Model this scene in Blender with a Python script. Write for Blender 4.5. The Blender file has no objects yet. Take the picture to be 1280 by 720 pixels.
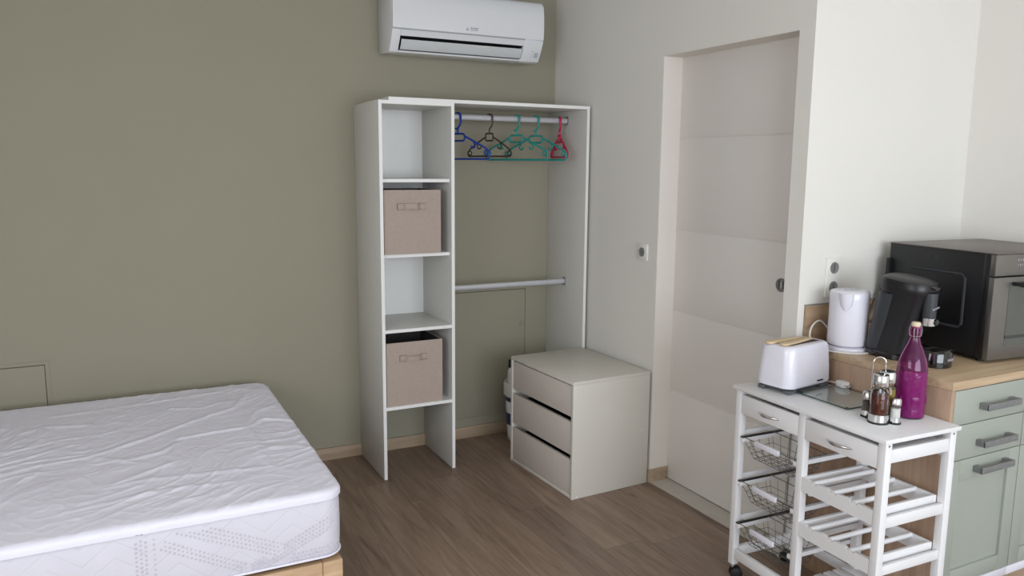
import bpy, bmesh, math, random
from mathutils import Vector, Matrix, noise
random.seed(7)
scene = bpy.context.scene
COL = scene.collection
PI = math.pi

# ------------------------------------------------------------------ materials
def lin(c):
    return tuple((v/255/12.92 if v/255 <= .04045 else ((v/255+.055)/1.055)**2.4) for v in c) + (1,)

def mat(name, rgb, rough=.5, metal=0, var=.03, scale=30, bump=0, bscale=200, trans=0, ior=1.45, coat=0, spec=None):
    m = bpy.data.materials.new(name); m.use_nodes = True
    nt = m.node_tree; b = nt.nodes['Principled BSDF']
    c = lin(rgb)
    tc = nt.nodes.new('ShaderNodeTexCoord')
    n = nt.nodes.new('ShaderNodeTexNoise'); n.inputs['Scale'].default_value = scale; n.inputs['Detail'].default_value = 3
    nt.links.new(tc.outputs['Object'], n.inputs['Vector'])
    r = nt.nodes.new('ShaderNodeValToRGB')
    r.color_ramp.elements[0].position = .3; r.color_ramp.elements[1].position = .7
    r.color_ramp.elements[0].color = tuple(v*(1-var) for v in c[:3])+(1,)
    r.color_ramp.elements[1].color = tuple(min(1, v*(1+var)) for v in c[:3])+(1,)
    nt.links.new(n.outputs['Fac'], r.inputs['Fac']); nt.links.new(r.outputs['Color'], b.inputs['Base Color'])
    b.inputs['Roughness'].default_value = rough; b.inputs['Metallic'].default_value = metal
    if trans:
        b.inputs['Transmission Weight'].default_value = trans; b.inputs['IOR'].default_value = ior
    if coat: b.inputs['Coat Weight'].default_value = coat
    if spec is not None: b.inputs['Specular IOR Level'].default_value = spec
    if bump:
        n2 = nt.nodes.new('ShaderNodeTexNoise'); n2.inputs['Scale'].default_value = bscale; n2.inputs['Detail'].default_value = 2
        nt.links.new(tc.outputs['Object'], n2.inputs['Vector'])
        bp = nt.nodes.new('ShaderNodeBump'); bp.inputs['Strength'].default_value = bump; bp.inputs['Distance'].default_value = .002
        nt.links.new(n2.outputs['Fac'], bp.inputs['Height']); nt.links.new(bp.outputs['Normal'], b.inputs['Normal'])
    return m

def wood(name, dark, light, axis='x', rough=.5, stretch=14, scale=3.0):
    m = bpy.data.materials.new(name); m.use_nodes = True
    nt = m.node_tree; b = nt.nodes['Principled BSDF']
    tc = nt.nodes.new('ShaderNodeTexCoord'); mp = nt.nodes.new('ShaderNodeMapping')
    s = [stretch*scale]*3; s['xyz'.index(axis)] = scale
    mp.inputs['Scale'].default_value = s
    nt.links.new(tc.outputs['Object'], mp.inputs['Vector'])
    n = nt.nodes.new('ShaderNodeTexNoise'); n.inputs['Scale'].default_value = 1; n.inputs['Detail'].default_value = 6; n.inputs['Distortion'].default_value = .6
    nt.links.new(mp.outputs['Vector'], n.inputs['Vector'])
    r = nt.nodes.new('ShaderNodeValToRGB')
    r.color_ramp.elements[0].position = .3; r.color_ramp.elements[1].position = .72
    r.color_ramp.elements[0].color = lin(dark); r.color_ramp.elements[1].color = lin(light)
    nt.links.new(n.outputs['Fac'], r.inputs['Fac']); nt.links.new(r.outputs['Color'], b.inputs['Base Color'])
    b.inputs['Roughness'].default_value = rough
    return m

def floor_mat():
    m = bpy.data.materials.new('oak_plank_floor'); m.use_nodes = True
    nt = m.node_tree; N = nt.nodes; L = nt.links; b = N['Principled BSDF']
    tc = N.new('ShaderNodeTexCoord'); sep = N.new('ShaderNodeSeparateXYZ'); L.new(tc.outputs['Object'], sep.inputs[0])
    def M(op, a, b_=None, c=None):
        n = N.new('ShaderNodeMath'); n.operation = op
        for i, v in enumerate((a, b_, c)):
            if v is None: continue
            if isinstance(v, (int, float)): n.inputs[i].default_value = v
            else: L.new(v, n.inputs[i])
        return n.outputs[0]
    W, LEN = .185, 1.25
    u = M('DIVIDE', M('ADD', sep.outputs['X'], 10.03), W)
    row = M('FLOOR', u); fu = M('FRACT', u)
    wn = N.new('ShaderNodeTexWhiteNoise'); wn.noise_dimensions = '1D'; L.new(row, wn.inputs['W'])
    v = M('DIVIDE', M('ADD', M('ADD', sep.outputs['Y'], 20), M('MULTIPLY', wn.outputs['Value'], LEN)), LEN)
    seg = M('FLOOR', v); fv = M('FRACT', v)
    cid = M('ADD', M('MULTIPLY', row, 17.31), M('MULTIPLY', seg, 5.77))
    wn2 = N.new('ShaderNodeTexWhiteNoise'); wn2.noise_dimensions = '1D'; L.new(cid, wn2.inputs['W'])
    # grain
    comb = N.new('ShaderNodeCombineXYZ')
    L.new(M('ADD', M('MULTIPLY', sep.outputs['X'], 26), M('MULTIPLY', cid, 3.1)), comb.inputs[0])
    L.new(M('MULTIPLY', sep.outputs['Y'], 2.4), comb.inputs[1]); L.new(cid, comb.inputs[2])
    n1 = N.new('ShaderNodeTexNoise'); n1.inputs['Scale'].default_value = 1; n1.inputs['Detail'].default_value = 8; n1.inputs['Roughness'].default_value = .62; n1.inputs['Distortion'].default_value = .9
    L.new(comb.outputs[0], n1.inputs['Vector'])
    comb2 = N.new('ShaderNodeCombineXYZ')
    L.new(M('ADD', M('MULTIPLY', sep.outputs['X'], 110), cid), comb2.inputs[0]); L.new(M('MULTIPLY', sep.outputs['Y'], 6), comb2.inputs[1])
    n2 = N.new('ShaderNodeTexNoise'); n2.inputs['Scale'].default_value = 1; n2.inputs['Detail'].default_value = 4
    L.new(comb2.outputs[0], n2.inputs['Vector'])
    comb3 = N.new('ShaderNodeCombineXYZ')
    L.new(M('ADD', M('MULTIPLY', sep.outputs['X'], 15), M('MULTIPLY', cid, 1.7)), comb3.inputs[0]); L.new(M('MULTIPLY', sep.outputs['Y'], 1.3), comb3.inputs[1])
    n3 = N.new('ShaderNodeTexNoise'); n3.inputs['Scale'].default_value = 1; n3.inputs['Detail'].default_value = 5; n3.inputs['Distortion'].default_value = .8
    L.new(comb3.outputs[0], n3.inputs['Vector'])
    g = M('ADD', M('MULTIPLY', n1.outputs['Fac'], .75), M('MULTIPLY', n2.outputs['Fac'], .25))
    ramp = N.new('ShaderNodeValToRGB'); L.new(g, ramp.inputs['Fac'])
    e = ramp.color_ramp.elements
    e[0].position = .3; e[0].color = lin((110, 92, 79)); e[1].position = .66; e[1].color = lin((153, 133, 117))
    x = e.new(.47); x.color = lin((134, 113, 98))
    tone = N.new('ShaderNodeMix'); tone.data_type = 'RGBA'; tone.blend_type = 'MULTIPLY'; tone.inputs[0].default_value = 1
    tr = N.new('ShaderNodeValToRGB'); L.new(wn2.outputs['Value'], tr.inputs['Fac'])
    tr.color_ramp.elements[0].color = (.86, .85, .84, 1); tr.color_ramp.elements[1].color = (1.12, 1.10, 1.07, 1)
    L.new(ramp.outputs['Color'], tone.inputs[6]); L.new(tr.outputs['Color'], tone.inputs[7])
    # dark mineral streaks / knots
    kr = N.new('ShaderNodeValToRGB'); L.new(n3.outputs['Fac'], kr.inputs['Fac'])
    kr.color_ramp.elements[0].position = .30; kr.color_ramp.elements[0].color = (.55, .52, .51, 1)
    kr.color_ramp.elements[1].position = .42; kr.color_ramp.elements[1].color = (1, 1, 1, 1)
    k2 = N.new('ShaderNodeMix'); k2.data_type = 'RGBA'; k2.blend_type = 'MULTIPLY'; k2.inputs[0].default_value = .8
    L.new(tone.outputs[2], k2.inputs[6]); L.new(kr.outputs['Color'], k2.inputs[7])
    # little knots
    vor = N.new('ShaderNodeTexVoronoi'); vor.inputs['Scale'].default_value = 1
    comb4 = N.new('ShaderNodeCombineXYZ'); L.new(M('MULTIPLY', sep.outputs['X'], 5.5), comb4.inputs[0]); L.new(M('MULTIPLY', sep.outputs['Y'], 2.2), comb4.inputs[1])
    L.new(comb4.outputs[0], vor.inputs['Vector'])
    vr = N.new('ShaderNodeValToRGB'); L.new(vor.outputs['Distance'], vr.inputs['Fac'])
    vr.color_ramp.elements[0].position = .02; vr.color_ramp.elements[0].color = (.35, .3, .28, 1)
    vr.color_ramp.elements[1].position = .10; vr.color_ramp.elements[1].color = (1, 1, 1, 1)
    k3 = N.new('ShaderNodeMix'); k3.data_type = 'RGBA'; k3.blend_type = 'MULTIPLY'; k3.inputs[0].default_value = .8
    L.new(k2.outputs[2], k3.inputs[6]); L.new(vr.outputs['Color'], k3.inputs[7])
    # joints
    ju = M('LESS_THAN', M('MINIMUM', fu, M('SUBTRACT', 1, fu)), .009)
    jv = M('LESS_THAN', M('MINIMUM', fv, M('SUBTRACT', 1, fv)), .0013)
    j = M('MULTIPLY', M('MAXIMUM', ju, jv), .4)
    jm = N.new('ShaderNodeMix'); jm.data_type = 'RGBA'; L.new(j, jm.inputs[0]); L.new(k3.outputs[2], jm.inputs[6]); jm.inputs[7].default_value = lin((60, 48, 40))
    L.new(jm.outputs[2], b.inputs['Base Color'])
    b.inputs['Roughness'].default_value = .42
    bp = N.new('ShaderNodeBump'); bp.inputs['Strength'].default_value = .15; bp.inputs['Distance'].default_value = .002
    L.new(g, bp.inputs['Height']); L.new(bp.outputs['Normal'], b.inputs['Normal'])
    return m

def mattress_mat():
    m = mat('quilted_ticking', (222, 220, 230), .75, var=.015, scale=12)
    nt = m.node_tree; N = nt.nodes; L = nt.links; b = N['Principled BSDF']
    tc = N.new('ShaderNodeTexCoord'); sep = N.new('ShaderNodeSeparateXYZ'); L.new(tc.outputs['Object'], sep.inputs[0])
    def M(op, a, b_=None):
        n = N.new('ShaderNodeMath'); n.operation = op
        for i, v in enumerate((a, b_)):
            if v is None: continue
            if isinstance(v, (int, float)): n.inputs[i].default_value = v
            else: L.new(v, n.inputs[i])
        return n.outputs[0]
    xy = M('ADD', sep.outputs['X'], sep.outputs['Y'])
    tri = M('ABSOLUTE', M('SUBTRACT', M('FRACT', M('DIVIDE', xy, .17)), .5))
    z = M('SUBTRACT', sep.outputs['Z'], M('MULTIPLY', tri, .13))
    f = M('ABSOLUTE', M('SUBTRACT', M('FRACT', M('DIVIDE', z, .055)), .5))
    mask = M('MINIMUM', M('DIVIDE', f, .06), 1)
    bp = N.new('ShaderNodeBump'); bp.inputs['Strength'].default_value = .35; bp.inputs['Distance'].default_value = .003
    L.new(mask, bp.inputs['Height']); L.new(bp.outputs['Normal'], b.inputs['Normal'])
    return m

def text_mat(name, rgb, rough=.5, metal=0): return mat(name, rgb, rough, metal, var=.01)

M_ = dict(
 green=mat('sage_wall_paint', (153, 148, 130), .85, var=.012, scale=2, bump=.08, bscale=260),
 white_wall=mat('white_wall_paint', (231, 228, 221), .85, var=.008, scale=2, bump=.08, bscale=260),
 ceiling=mat('ceiling_paint', (230, 229, 224), .9, var=.01),
 floor=floor_mat(),
 oak=wood('oak_baseboard', (160, 139, 116), (184, 162, 137), 'x', .5),
 oak_y=wood('oak_baseboard_along', (160, 139, 116), (184, 162, 137), 'y', .5),
 oak_z=wood('oak_panel', (160, 132, 110), (184, 156, 132), 'z', .5),
 worktop=wood('oak_worktop', (176, 150, 120), (200, 175, 144), 'x', .38),
 threshold=mat('pale_threshold_tile', (196, 190, 180), .5, var=.05, scale=14),
 door=mat('sliding_door_paint', (226, 221, 215), .55, var=.01, scale=3),
 jamb=mat('door_jamb_paint', (232, 226, 217), .6, var=.01, scale=3),
 melamine=mat('white_melamine', (212, 211, 206), .42, var=.012, scale=6),
 melamine_edge=mat('white_edge_and_lit_back', (236, 235, 232), .4, var=.01),
 unit=mat('off_white_melamine', (216, 211, 201), .3, var=.012, scale=6),
 unit_face=mat('drawer_face_melamine', (206, 197, 189), .45, var=.01),
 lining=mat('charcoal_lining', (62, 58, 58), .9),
 upstand=wood('shaded_oak_upstand', (146, 120, 94), (170, 144, 116), 'x', .5),  # worktop oak made darker, shading on the upstand put into the colour
 rib=mat('pressed_rib', (44, 46, 52), .6),
 dark_in=mat('dark_interior', (26, 25, 26), .7),
 white_plastic=mat('white_plastic', (232, 230, 240), .25, var=.01, coat=.3),
 ac_white=mat('glossy_white_plastic', (228, 229, 232), .14, var=.005, coat=.5),
 ac_grey=mat('grey_plastic_flap', (205, 207, 208), .35, var=.01),
 ac_dark=mat('black_vent', (18, 18, 20), .5),
 grey_print=text_mat('grey_print', (166, 168, 172)),
 pale_grey=mat('pale_grey_label', (182, 184, 190), .5),
 beige=mat('beige_nonwoven_fabric', (174, 158, 147), .9, var=.04, scale=90, bump=.4, bscale=500),
 beige_dark=mat('beige_stitching', (140, 126, 117), .9, var=.05, scale=90),
 rail=mat('satin_metal_rail', (198, 198, 202), .35, .35),
 chrome=mat('chrome', (215, 215, 215), .16, 1),
 steel=mat('brushed_dark_steel', (138, 138, 140), .4, .6, var=.08, scale=60),
 blue=mat('blue_plastic', (32, 62, 150), .35),
 brown=mat('brown_plastic', (62, 50, 42), .4),
 teal=mat('teal_plastic', (24, 138, 130), .35),
 red=mat('crimson_plastic', (196, 32, 78), .35),
 sheet=mat('white_cotton', (242, 240, 252), .9, var=.015, scale=8, bump=.25, bscale=420),
 ticking=mattress_mat(),
 dots=mat('lilac_grey_dots', (206, 200, 210), .8),
 bedwood=wood('light_oak_bed', (186, 152, 116), (214, 184, 148), 'x', .5),
 bucket=mat('white_bucket_plastic', (206, 205, 200), .4),
 navy=mat('navy_label', (44, 54, 92), .5),
 black=mat('matt_black_plastic', (22, 22, 25), .38, var=.05),
 black_gloss=mat('gloss_black_plastic', (10, 10, 12), .12, coat=.6),
 charcoal=mat('charcoal_plastic', (52, 56, 60), .42, var=.04),
 oven_side=mat('black_painted_steel', (17, 18, 22), .45, var=.06),
 oven_top=mat('oven_top_metal', (112, 104, 100), .38, .6, var=.03),
 inox=mat('dark_stainless', (124, 121, 117), .34, .7, var=.03),
 oven_glass=mat('tinted_oven_glass', (104, 107, 102), .25, .5),
 oven_line=mat('glass_line', (58, 58, 58), .3),
 grey_cord=mat('grey_cord', (92, 88, 82), .5),
 white_cord=mat('white_cord', (228, 226, 220), .4),
 grey_base=mat('grey_toaster_base', (92, 94, 98), .45),
 slot_dark=mat('dark_slot', (40, 34, 34), .5),
 tongs=wood('pale_bamboo', (204, 178, 140), (222, 198, 162), 'x', .55),
 glass=mat('clear_glass', (251, 253, 252), .02, trans=1, ior=1.3),
 board=mat('tempered_glass', (246, 252, 249), .03, trans=1, ior=1.45),
 board_edge=mat('green_glass_edge', (18, 66, 58), .15),
 purple=mat('magenta_glass', (205, 92, 180), .05, var=.08, scale=40, trans=.93, ior=1.4, bump=.0),
 cork=mat('cream_stopper', (222, 206, 178), .5),
 vinegar=mat('brown_vinegar', (125, 52, 26), .1, trans=.6, ior=1.33),
 oil=mat('yellow_oil', (176, 150, 30), .1, trans=.5, ior=1.4),
 salt=mat('white_salt', (236, 234, 230), .9),
 pepper=mat('dark_pepper', (84, 74, 66), .9, var=.3, scale=400),
 cart=mat('white_lacquered_wood', (233, 232, 233), .36, var=.012, scale=10),
 wire=mat('grey_wire', (120, 118, 115), .35, .7),
 runner=mat('dark_runner', (38, 37, 38), .5),
 rubber=mat('black_rubber', (20, 20, 22), .6),
 sage=mat('sage_cabinet_paint', (160, 165, 155), .5, var=.01, scale=4),
 gap=mat('shadow_gap', (74, 76, 68), .8),
 socket_grey=mat('grey_socket', (138, 138, 135), .45, .2),
 plate=mat('white_switch_plate', (232, 230, 224), .35),
 alu=mat('aluminium_window', (150, 152, 156), .4, .6),
 pane=mat('window_pane', (250, 252, 255), .0, trans=1, ior=1.02),
 bead=mat('purple_ribbed_glass', (190, 50, 158), .12, trans=.7, ior=1.4, bump=1.0, bscale=70),
)

# ------------------------------------------------------------------ mesh builder
class MB:
    def __init__(s): s.bm = bmesh.new(); s.mats = []
    def _mi(s, m):
        if m is None: return 0
        if m not in s.mats: s.mats.append(m)
        return s.mats.index(m)
    def _merge(s, t, m, smooth, mtx=None):
        if mtx is not None: bmesh.ops.transform(t, matrix=mtx, verts=t.verts)
        mi = s._mi(m); vm = {}
        for v in t.verts: vm[v] = s.bm.verts.new(v.co)
        for f in t.faces:
            try: nf = s.bm.faces.new([vm[v] for v in f.verts])
            except ValueError: continue
            nf.smooth = smooth; nf.material_index = mi
        t.free()
    def box(s, x0, x1, y0, y1, z0, z1, bev=0, m=None, seg=2, mtx=None):
        t = bmesh.new(); bmesh.ops.create_cube(t, size=1)
        for v in t.verts:
            v.co = Vector(((x0+x1)/2+v.co.x*(x1-x0), (y0+y1)/2+v.co.y*(y1-y0), (z0+z1)/2+v.co.z*(z1-z0)))
        if bev:
            bmesh.ops.bevel(t, geom=list(t.edges), offset=bev, segments=seg, profile=.5, affect='EDGES')
        s._merge(t, m, bev > .004, mtx); return s
    def prism(s, poly, axis, a0, a1, m=None, smooth=False, bev=0, mtx=None):
        """poly: 2-D outline in the two other axes (in xyz order), pushed along axis"""
        t = bmesh.new(); i = 'xyz'.index(axis); o = [k for k in range(3) if k != i]
        def P(p, a):
            c = [0, 0, 0]; c[i] = a; c[o[0]] = p[0]; c[o[1]] = p[1]; return c
        A = [t.verts.new(P(p, a0)) for p in poly]; B = [t.verts.new(P(p, a1)) for p in poly]
        n = len(poly)
        t.faces.new(A); t.faces.new(B[::-1])
        for k in range(n): t.faces.new((A[k], B[k], B[(k+1) % n], A[(k+1) % n]))
        bmesh.ops.recalc_face_normals(t, faces=t.faces)
        if bev: bmesh.ops.bevel(t, geom=[e for e in t.edges], offset=bev, segments=2, profile=.5, affect='EDGES')
        s._merge(t, m, smooth, mtx); return s
    def tube(s, pts, r, seg=8, closed=False, m=None, sx=1, sy=1, up=None):
        pts = [Vector(p) for p in pts]; n = len(pts); t = bmesh.new(); rings = []
        prev = None
        for k in range(n):
            if closed: d = (pts[(k+1) % n]-pts[k-1])
            else: d = pts[min(k+1, n-1)]-pts[max(k-1, 0)]
            d.normalize()
            if prev is None:
                u = Vector(up) if up else (Vector((0, 0, 1)) if abs(d.z) < .9 else Vector((1, 0, 0)))
            else: u = prev
            u = (u-d*u.dot(d)).normalized(); prev = u; w = d.cross(u)
            rr = r[k] if isinstance(r, (list, tuple)) else r
            rings.append([t.verts.new(pts[k]+(u*math.cos(a)*rr*sx+w*math.sin(a)*rr*sy)) for a in [2*PI*j/seg for j in range(seg)]])
        rng = range(n if closed else n-1)
        for k in rng:
            a, b = rings[k], rings[(k+1) % n]
            for j in range(seg): t.faces.new((a[j], a[(j+1) % seg], b[(j+1) % seg], b[j]))
        if not closed: t.faces.new(rings[0][::-1]); t.faces.new(rings[-1])
        bmesh.ops.recalc_face_normals(t, faces=t.faces)
        s._merge(t, m, True); return s
    def lathe(s, prof, c=(0, 0, 0), seg=32, m=None, smooth=True, sx=1, sy=1, mtx=None):
        t = bmesh.new(); rings = []
        for (r, z) in prof:
            if r < 1e-5: rings.append([t.verts.new((c[0], c[1], c[2]+z))])
            else: rings.append([t.verts.new((c[0]+r*sx*math.cos(2*PI*j/seg), c[1]+r*sy*math.sin(2*PI*j/seg), c[2]+z)) for j in range(seg)])
        for a, b in zip(rings, rings[1:]):
            for j in range(seg):
                k = (j+1) % seg
                if len(a) == 1 and len(b) == 1: continue
                if len(a) == 1: t.faces.new((a[0], b[k], b[j]))
                elif len(b) == 1: t.faces.new((a[j], a[k], b[0]))
                else: t.faces.new((a[j], a[k], b[k], b[j]))
        bmesh.ops.recalc_face_normals(t, faces=t.faces)
        s._merge(t, m, smooth, mtx); return s
    def cyl(s, p0, p1, r, seg=16, m=None): return s.tube([p0, p1], r, seg, m=m)
    def loft(s, loops, m=None, smooth=True, cap=True):
        t = bmesh.new(); R = [[t.verts.new(p) for p in l] for l in loops]; n = len(loops[0])
        for a, b in zip(R, R[1:]):
            for j in range(n): t.faces.new((a[j], a[(j+1) % n], b[(j+1) % n], b[j]))
        if cap: t.faces.new(R[0][::-1]); t.faces.new(R[-1])
        bmesh.ops.recalc_face_normals(t, faces=t.faces)
        s._merge(t, m, smooth); return s
    def grid(s, f, nu, nv, m=None):
        t = bmesh.new(); V = [[t.verts.new(f(i/nu, j/nv)) for j in range(nv+1)] for i in range(nu+1)]
        for i in range(nu):
            for j in range(nv): t.faces.new((V[i][j], V[i+1][j], V[i+1][j+1], V[i][j+1]))
        s._merge(t, m, True); return s
    def build(s, name, m, parent=None, sharp=True, loc=None):
        me = bpy.data.meshes.new(name); s.bm.to_mesh(me); s.bm.free()
        ms = s.mats if s.mats and s.mats[0] is not None else [m]
        if s.mats: ms = s.mats
        else: ms = [m]
        for q in ms: me.materials.append(M_[q] if isinstance(q, str) else q)
        if sharp:
            try: me.set_sharp_from_angle(angle=math.radians(38))
            except Exception: pass
        o = bpy.data.objects.new(name, me); COL.objects.link(o)
        if parent is not None: o.parent = parent
        if loc is not None: o.location = loc
        return o

def thing(name, label, cat, loc=(0, 0, 0), rz=0, group=None):
    o = bpy.data.objects.new(name, None); COL.objects.link(o); o.empty_display_size = .1
    o.location = loc; o.rotation_euler = (0, 0, rz); return tag(o, label, cat, group)
def tag(o, label, cat, group=None):
    o['label'] = label; o['category'] = cat
    if group: o['group'] = group
    return o
def struct(o): o['kind'] = 'structure'; return o
def text(name, body, size, mtx, m, parent, thick=.0006):
    cu = bpy.data.curves.new(name, 'FONT'); cu.body = body; cu.size = size; cu.extrude = thick; cu.align_x = 'CENTER'; cu.align_y = 'CENTER'; cu.resolution_u = 2
    tmp = bpy.data.objects.new(name+'_tmp', cu); COL.objects.link(tmp)
    bpy.context.view_layer.update()
    me = bpy.data.meshes.new_from_object(tmp.evaluated_get(bpy.context.evaluated_depsgraph_get()))
    bpy.data.objects.remove(tmp); bpy.data.curves.remove(cu)
    me.transform(mtx); me.materials.clear(); me.materials.append(M_[m]); me.name = name
    o = bpy.data.objects.new(name, me); COL.objects.link(o); o.parent = parent; return o
def frame_mtx(origin, right, up):
    r = Vector(right).normalized(); u = Vector(up).normalized(); n = r.cross(u)
    m = Matrix.Identity(4)
    for i in range(3): m[i][0] = r[i]; m[i][1] = u[i]; m[i][2] = n[i]; m[i][3] = origin[i]
    return m
def arc(cx, cz, r, a0, a1, n): return [(cx+r*math.cos(a0+(a1-a0)*k/n), cz+r*math.sin(a0+(a1-a0)*k/n)) for k in range(n+1)]
def rrect(x0, x1, y0, y1, r, n=5):
    p = []
    for cx, cy, a in ((x1-r, y1-r, 0), (x0+r, y1-r, PI/2), (x0+r, y0+r, PI), (x1-r, y0+r, 1.5*PI)): p += arc(cx, cy, r, a, a+PI/2, n)
    return p
def catmull(pts, n=6):
    P = [Vector(p) for p in pts]; P = [2*P[0]-P[1]]+P+[2*P[-1]-P[-2]]; out = []
    for i in range(1, len(P)-2):
        for k in range(n):
            t = k/n
            out.append(.5*((2*P[i])+(-P[i-1]+P[i+1])*t+(2*P[i-1]-5*P[i]+4*P[i+1]-P[i+2])*t*t+(-P[i-1]+3*P[i]-3*P[i+1]+P[i+2])*t**3))
    out.append(P[-2]); return out

# ------------------------------------------------------------------ setting
XL, YF, H, D, RX = -3.85, -6.3, 2.52, -1.8746, .935
TH = .15
struct(MB().box(XL-TH, RX+TH, YF-TH, TH, -.1, 0).build('floor', 'floor'))
struct(MB().box(XL-TH, RX+TH, YF-TH, TH, H, H+.1).build('ceiling', 'ceiling'))
struct(MB().box(XL-TH, .0, 0, TH, 0, H).build('wall_back', 'green'))
LY0, LY1, LZ0, LZ1 = -4.1, -2.4, 1.0, 2.3
struct(MB().box(XL-TH, XL, YF, LY0, 0, H).box(XL-TH, XL, LY1, 0, 0, H).box(XL-TH, XL, LY0, LY1, 0, LZ0).box(XL-TH, XL, LY0, LY1, LZ1, H).build('wall_left', 'white_wall'))
wl = thing('added_window_2', 'x', 'window', (0, 0, 0)); del wl['label']; del wl['category']; struct(wl)  # unseen window, added to light the bed top and left-facing sides
f = MB()
for a, b in ((LY0, LY0+.06), ((LY0+LY1)/2-.03, (LY0+LY1)/2+.03), (LY1-.06, LY1)): f.box(XL-.10, XL-.04, a, b, LZ0, LZ1)
f.box(XL-.10, XL-.04, LY0, LY1, LZ0, LZ0+.06).box(XL-.10, XL-.04, LY0, LY1, LZ1-.06, LZ1)
f.build('window_frame', 'alu', wl)
MB().box(XL-.072, XL-.068, LY0, LY1, LZ0, LZ1).build('pane', 'pane', wl)
DL, DR, DH, REC = -.9928, -1.7995, 2.0608, .108
w = MB()
w.box(0, TH, DL, TH, 0, H); w.box(0, TH, D, DL, DH, H)
struct(w.build('wall_right', 'white_wall'))
struct(MB().box(0, REC-.012, D, DR, 0, DH).build('wall_stub', 'white_wall'))
struct(MB().box(REC-.012+.0, RX+TH, D, D+.035, 0, DH).box(TH, RX+TH, D, D+.035, DH, H).build('wall_return', 'white_wall'))
struct(MB().box(RX, RX+TH, YF, D, 0, H).build('wall_kitchen', 'white_wall'))
struct(MB().box(.155, .6, D+.035, DL+.1, 0, H).build('wall_inner', 'white_wall'))
# front wall behind the camera, with wide glazed bay
WX0, WX1, WZ0, WZ1 = -2.9, .5, .6, 2.4
w = MB()
w.box(XL-TH, WX0, YF-TH, YF, 0, H).box(WX1, RX+TH, YF-TH, YF, 0, H).box(WX0, WX1, YF-TH, YF, 0, WZ0).box(WX0, WX1, YF-TH, YF, WZ1, H)
struct(w.build('wall_front', 'white_wall'))
wn = thing('window_1', 'x', 'window', (0, 0, 0)); del wn['label']; del wn['category']; struct(wn)
f = MB()
for a, b in ((WX0, WX0+.06), ((WX0+WX1)/2-.04, (WX0+WX1)/2+.04), (WX1-.06, WX1)): f.box(a, b, YF-.1, YF-.04, WZ0, WZ1)
f.box(WX0, WX1, YF-.1, YF-.04, WZ0, WZ0+.06).box(WX0, WX1, YF-.1, YF-.04, WZ1-.06, WZ1)
f.build('window_frame', 'alu', wn)
MB().box(WX0, WX1, YF-.072, YF-.068, WZ0, WZ1).build('pane', 'pane', wn)
# baseboards
BB = .066
struct(MB().box(XL, -.012, -.012, 0, 0, BB, .001).build('baseboard_back', 'oak'))
struct(MB().box(-.012, 0, DL, 0, 0, BB, .001).box(-.012, REC-.002, DL-.012, DL, 0, BB, .001).build('baseboard_right', 'oak_y'))
struct(MB().box(XL, XL+.012, YF, -.012, 0, BB, .001).build('baseboard_left', 'oak_y'))
# door: jamb lining, header lining, sliding leaf, threshold
struct(MB().box(.0005, REC, DL-.004, DL, BB, DH).box(.0005, REC, DR, DL, DH-.004, DH+.0, m=None).build('trim_1', 'jamb'))
struct(MB().box(.0, REC+.04, DR-.05, DL, 0, .003).build('trim_2', 'threshold'))
dr = thing('door_1', 'x', 'door', (0, 0, 0)); del dr['label']; del dr['category']; struct(dr)
leaf = MB(); zs = [.008, .462, .470, .858, .866, 1.250, 1.258, 1.681, 1.689, DH+.03]
for k in range(0, 10, 2): leaf.box(REC, REC+.04, D+.04, DL+.03, zs[k], zs[k+1], .0012)
leaf.box(REC+.004, REC+.038, D+.04, DL+.03, .01, DH+.02)
leaf.build('door_leaf', 'door', dr)
mx = frame_mtx((REC-.0005, -1.682, 1.08), (0, -1, 0), (0, 0, 1))
mh = MB()
mh.lathe([(.0, .001), (.021, .001)], seg=28, mtx=mx, m='socket_grey'); mh.lathe([(.021, .001), (.023, .004), (.028, .004), (.0285, .0), (.0285, -.002)], seg=28, mtx=mx, m='steel')
mh.box(-.004, .004, -.012, .012, .001, .0025, mtx=mx, m='pale_grey'); mh.box(-.013, -.009, -.016, .016, .001, .002, mtx=mx, m='dark_in'); mh.box(.009, .013, -.016, .016, .001, .002, mtx=mx, m='dark_in')
mh.build('door_handle', 'chrome', dr)

# access panels on the green wall
def access_panel(x0, x1, z0, z1, lock, label):
    t = thing('access_panel', label, 'access panel', ((x0+x1)/2, 0, z0), 0, None)
    cx = (x0+x1)/2; a, b, h = x0-cx, x1-cx, z1-z0
    fr = MB(); w_ = .016
    fr.box(a, b, -.003, -.0002, h-w_, h).box(a, b, -.003, -.0002, 0, w_).box(a, a+w_, -.003, -.0002, w_, h-w_).box(b-w_, b, -.003, -.0002, w_, h-w_)
    fr.build('panel_frame', 'green', t)
    MB().box(a+w_, b-w_, -.0008, -.0002, w_, h-w_).build('gap', 'gap', t)
    MB().box(a+w_+.001, b-w_-.003, -.0032, -.0008, w_+.001, h-w_-.004, .0008).build('panel', 'green', t)
    if lock: MB().lathe([(0, .001), (.006, .001), (.0075, .005), (.012, .005), (.0135, 0)], mtx=frame_mtx((lock[0]-cx, -.003, lock[1]-z0), (1, 0, 0), (0, 0, 1)), seg=20).build('lock', 'green', t)
access_panel(-3.25, -2.60, .10, .672, None, 'flush sage green access panel low in the wall above the far side of the bed')
access_panel(-.76, -.163, .10, .866, (-.203, .645), 'sage green access panel with round lock in the wall inside the wardrobe hanging bay')

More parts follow.
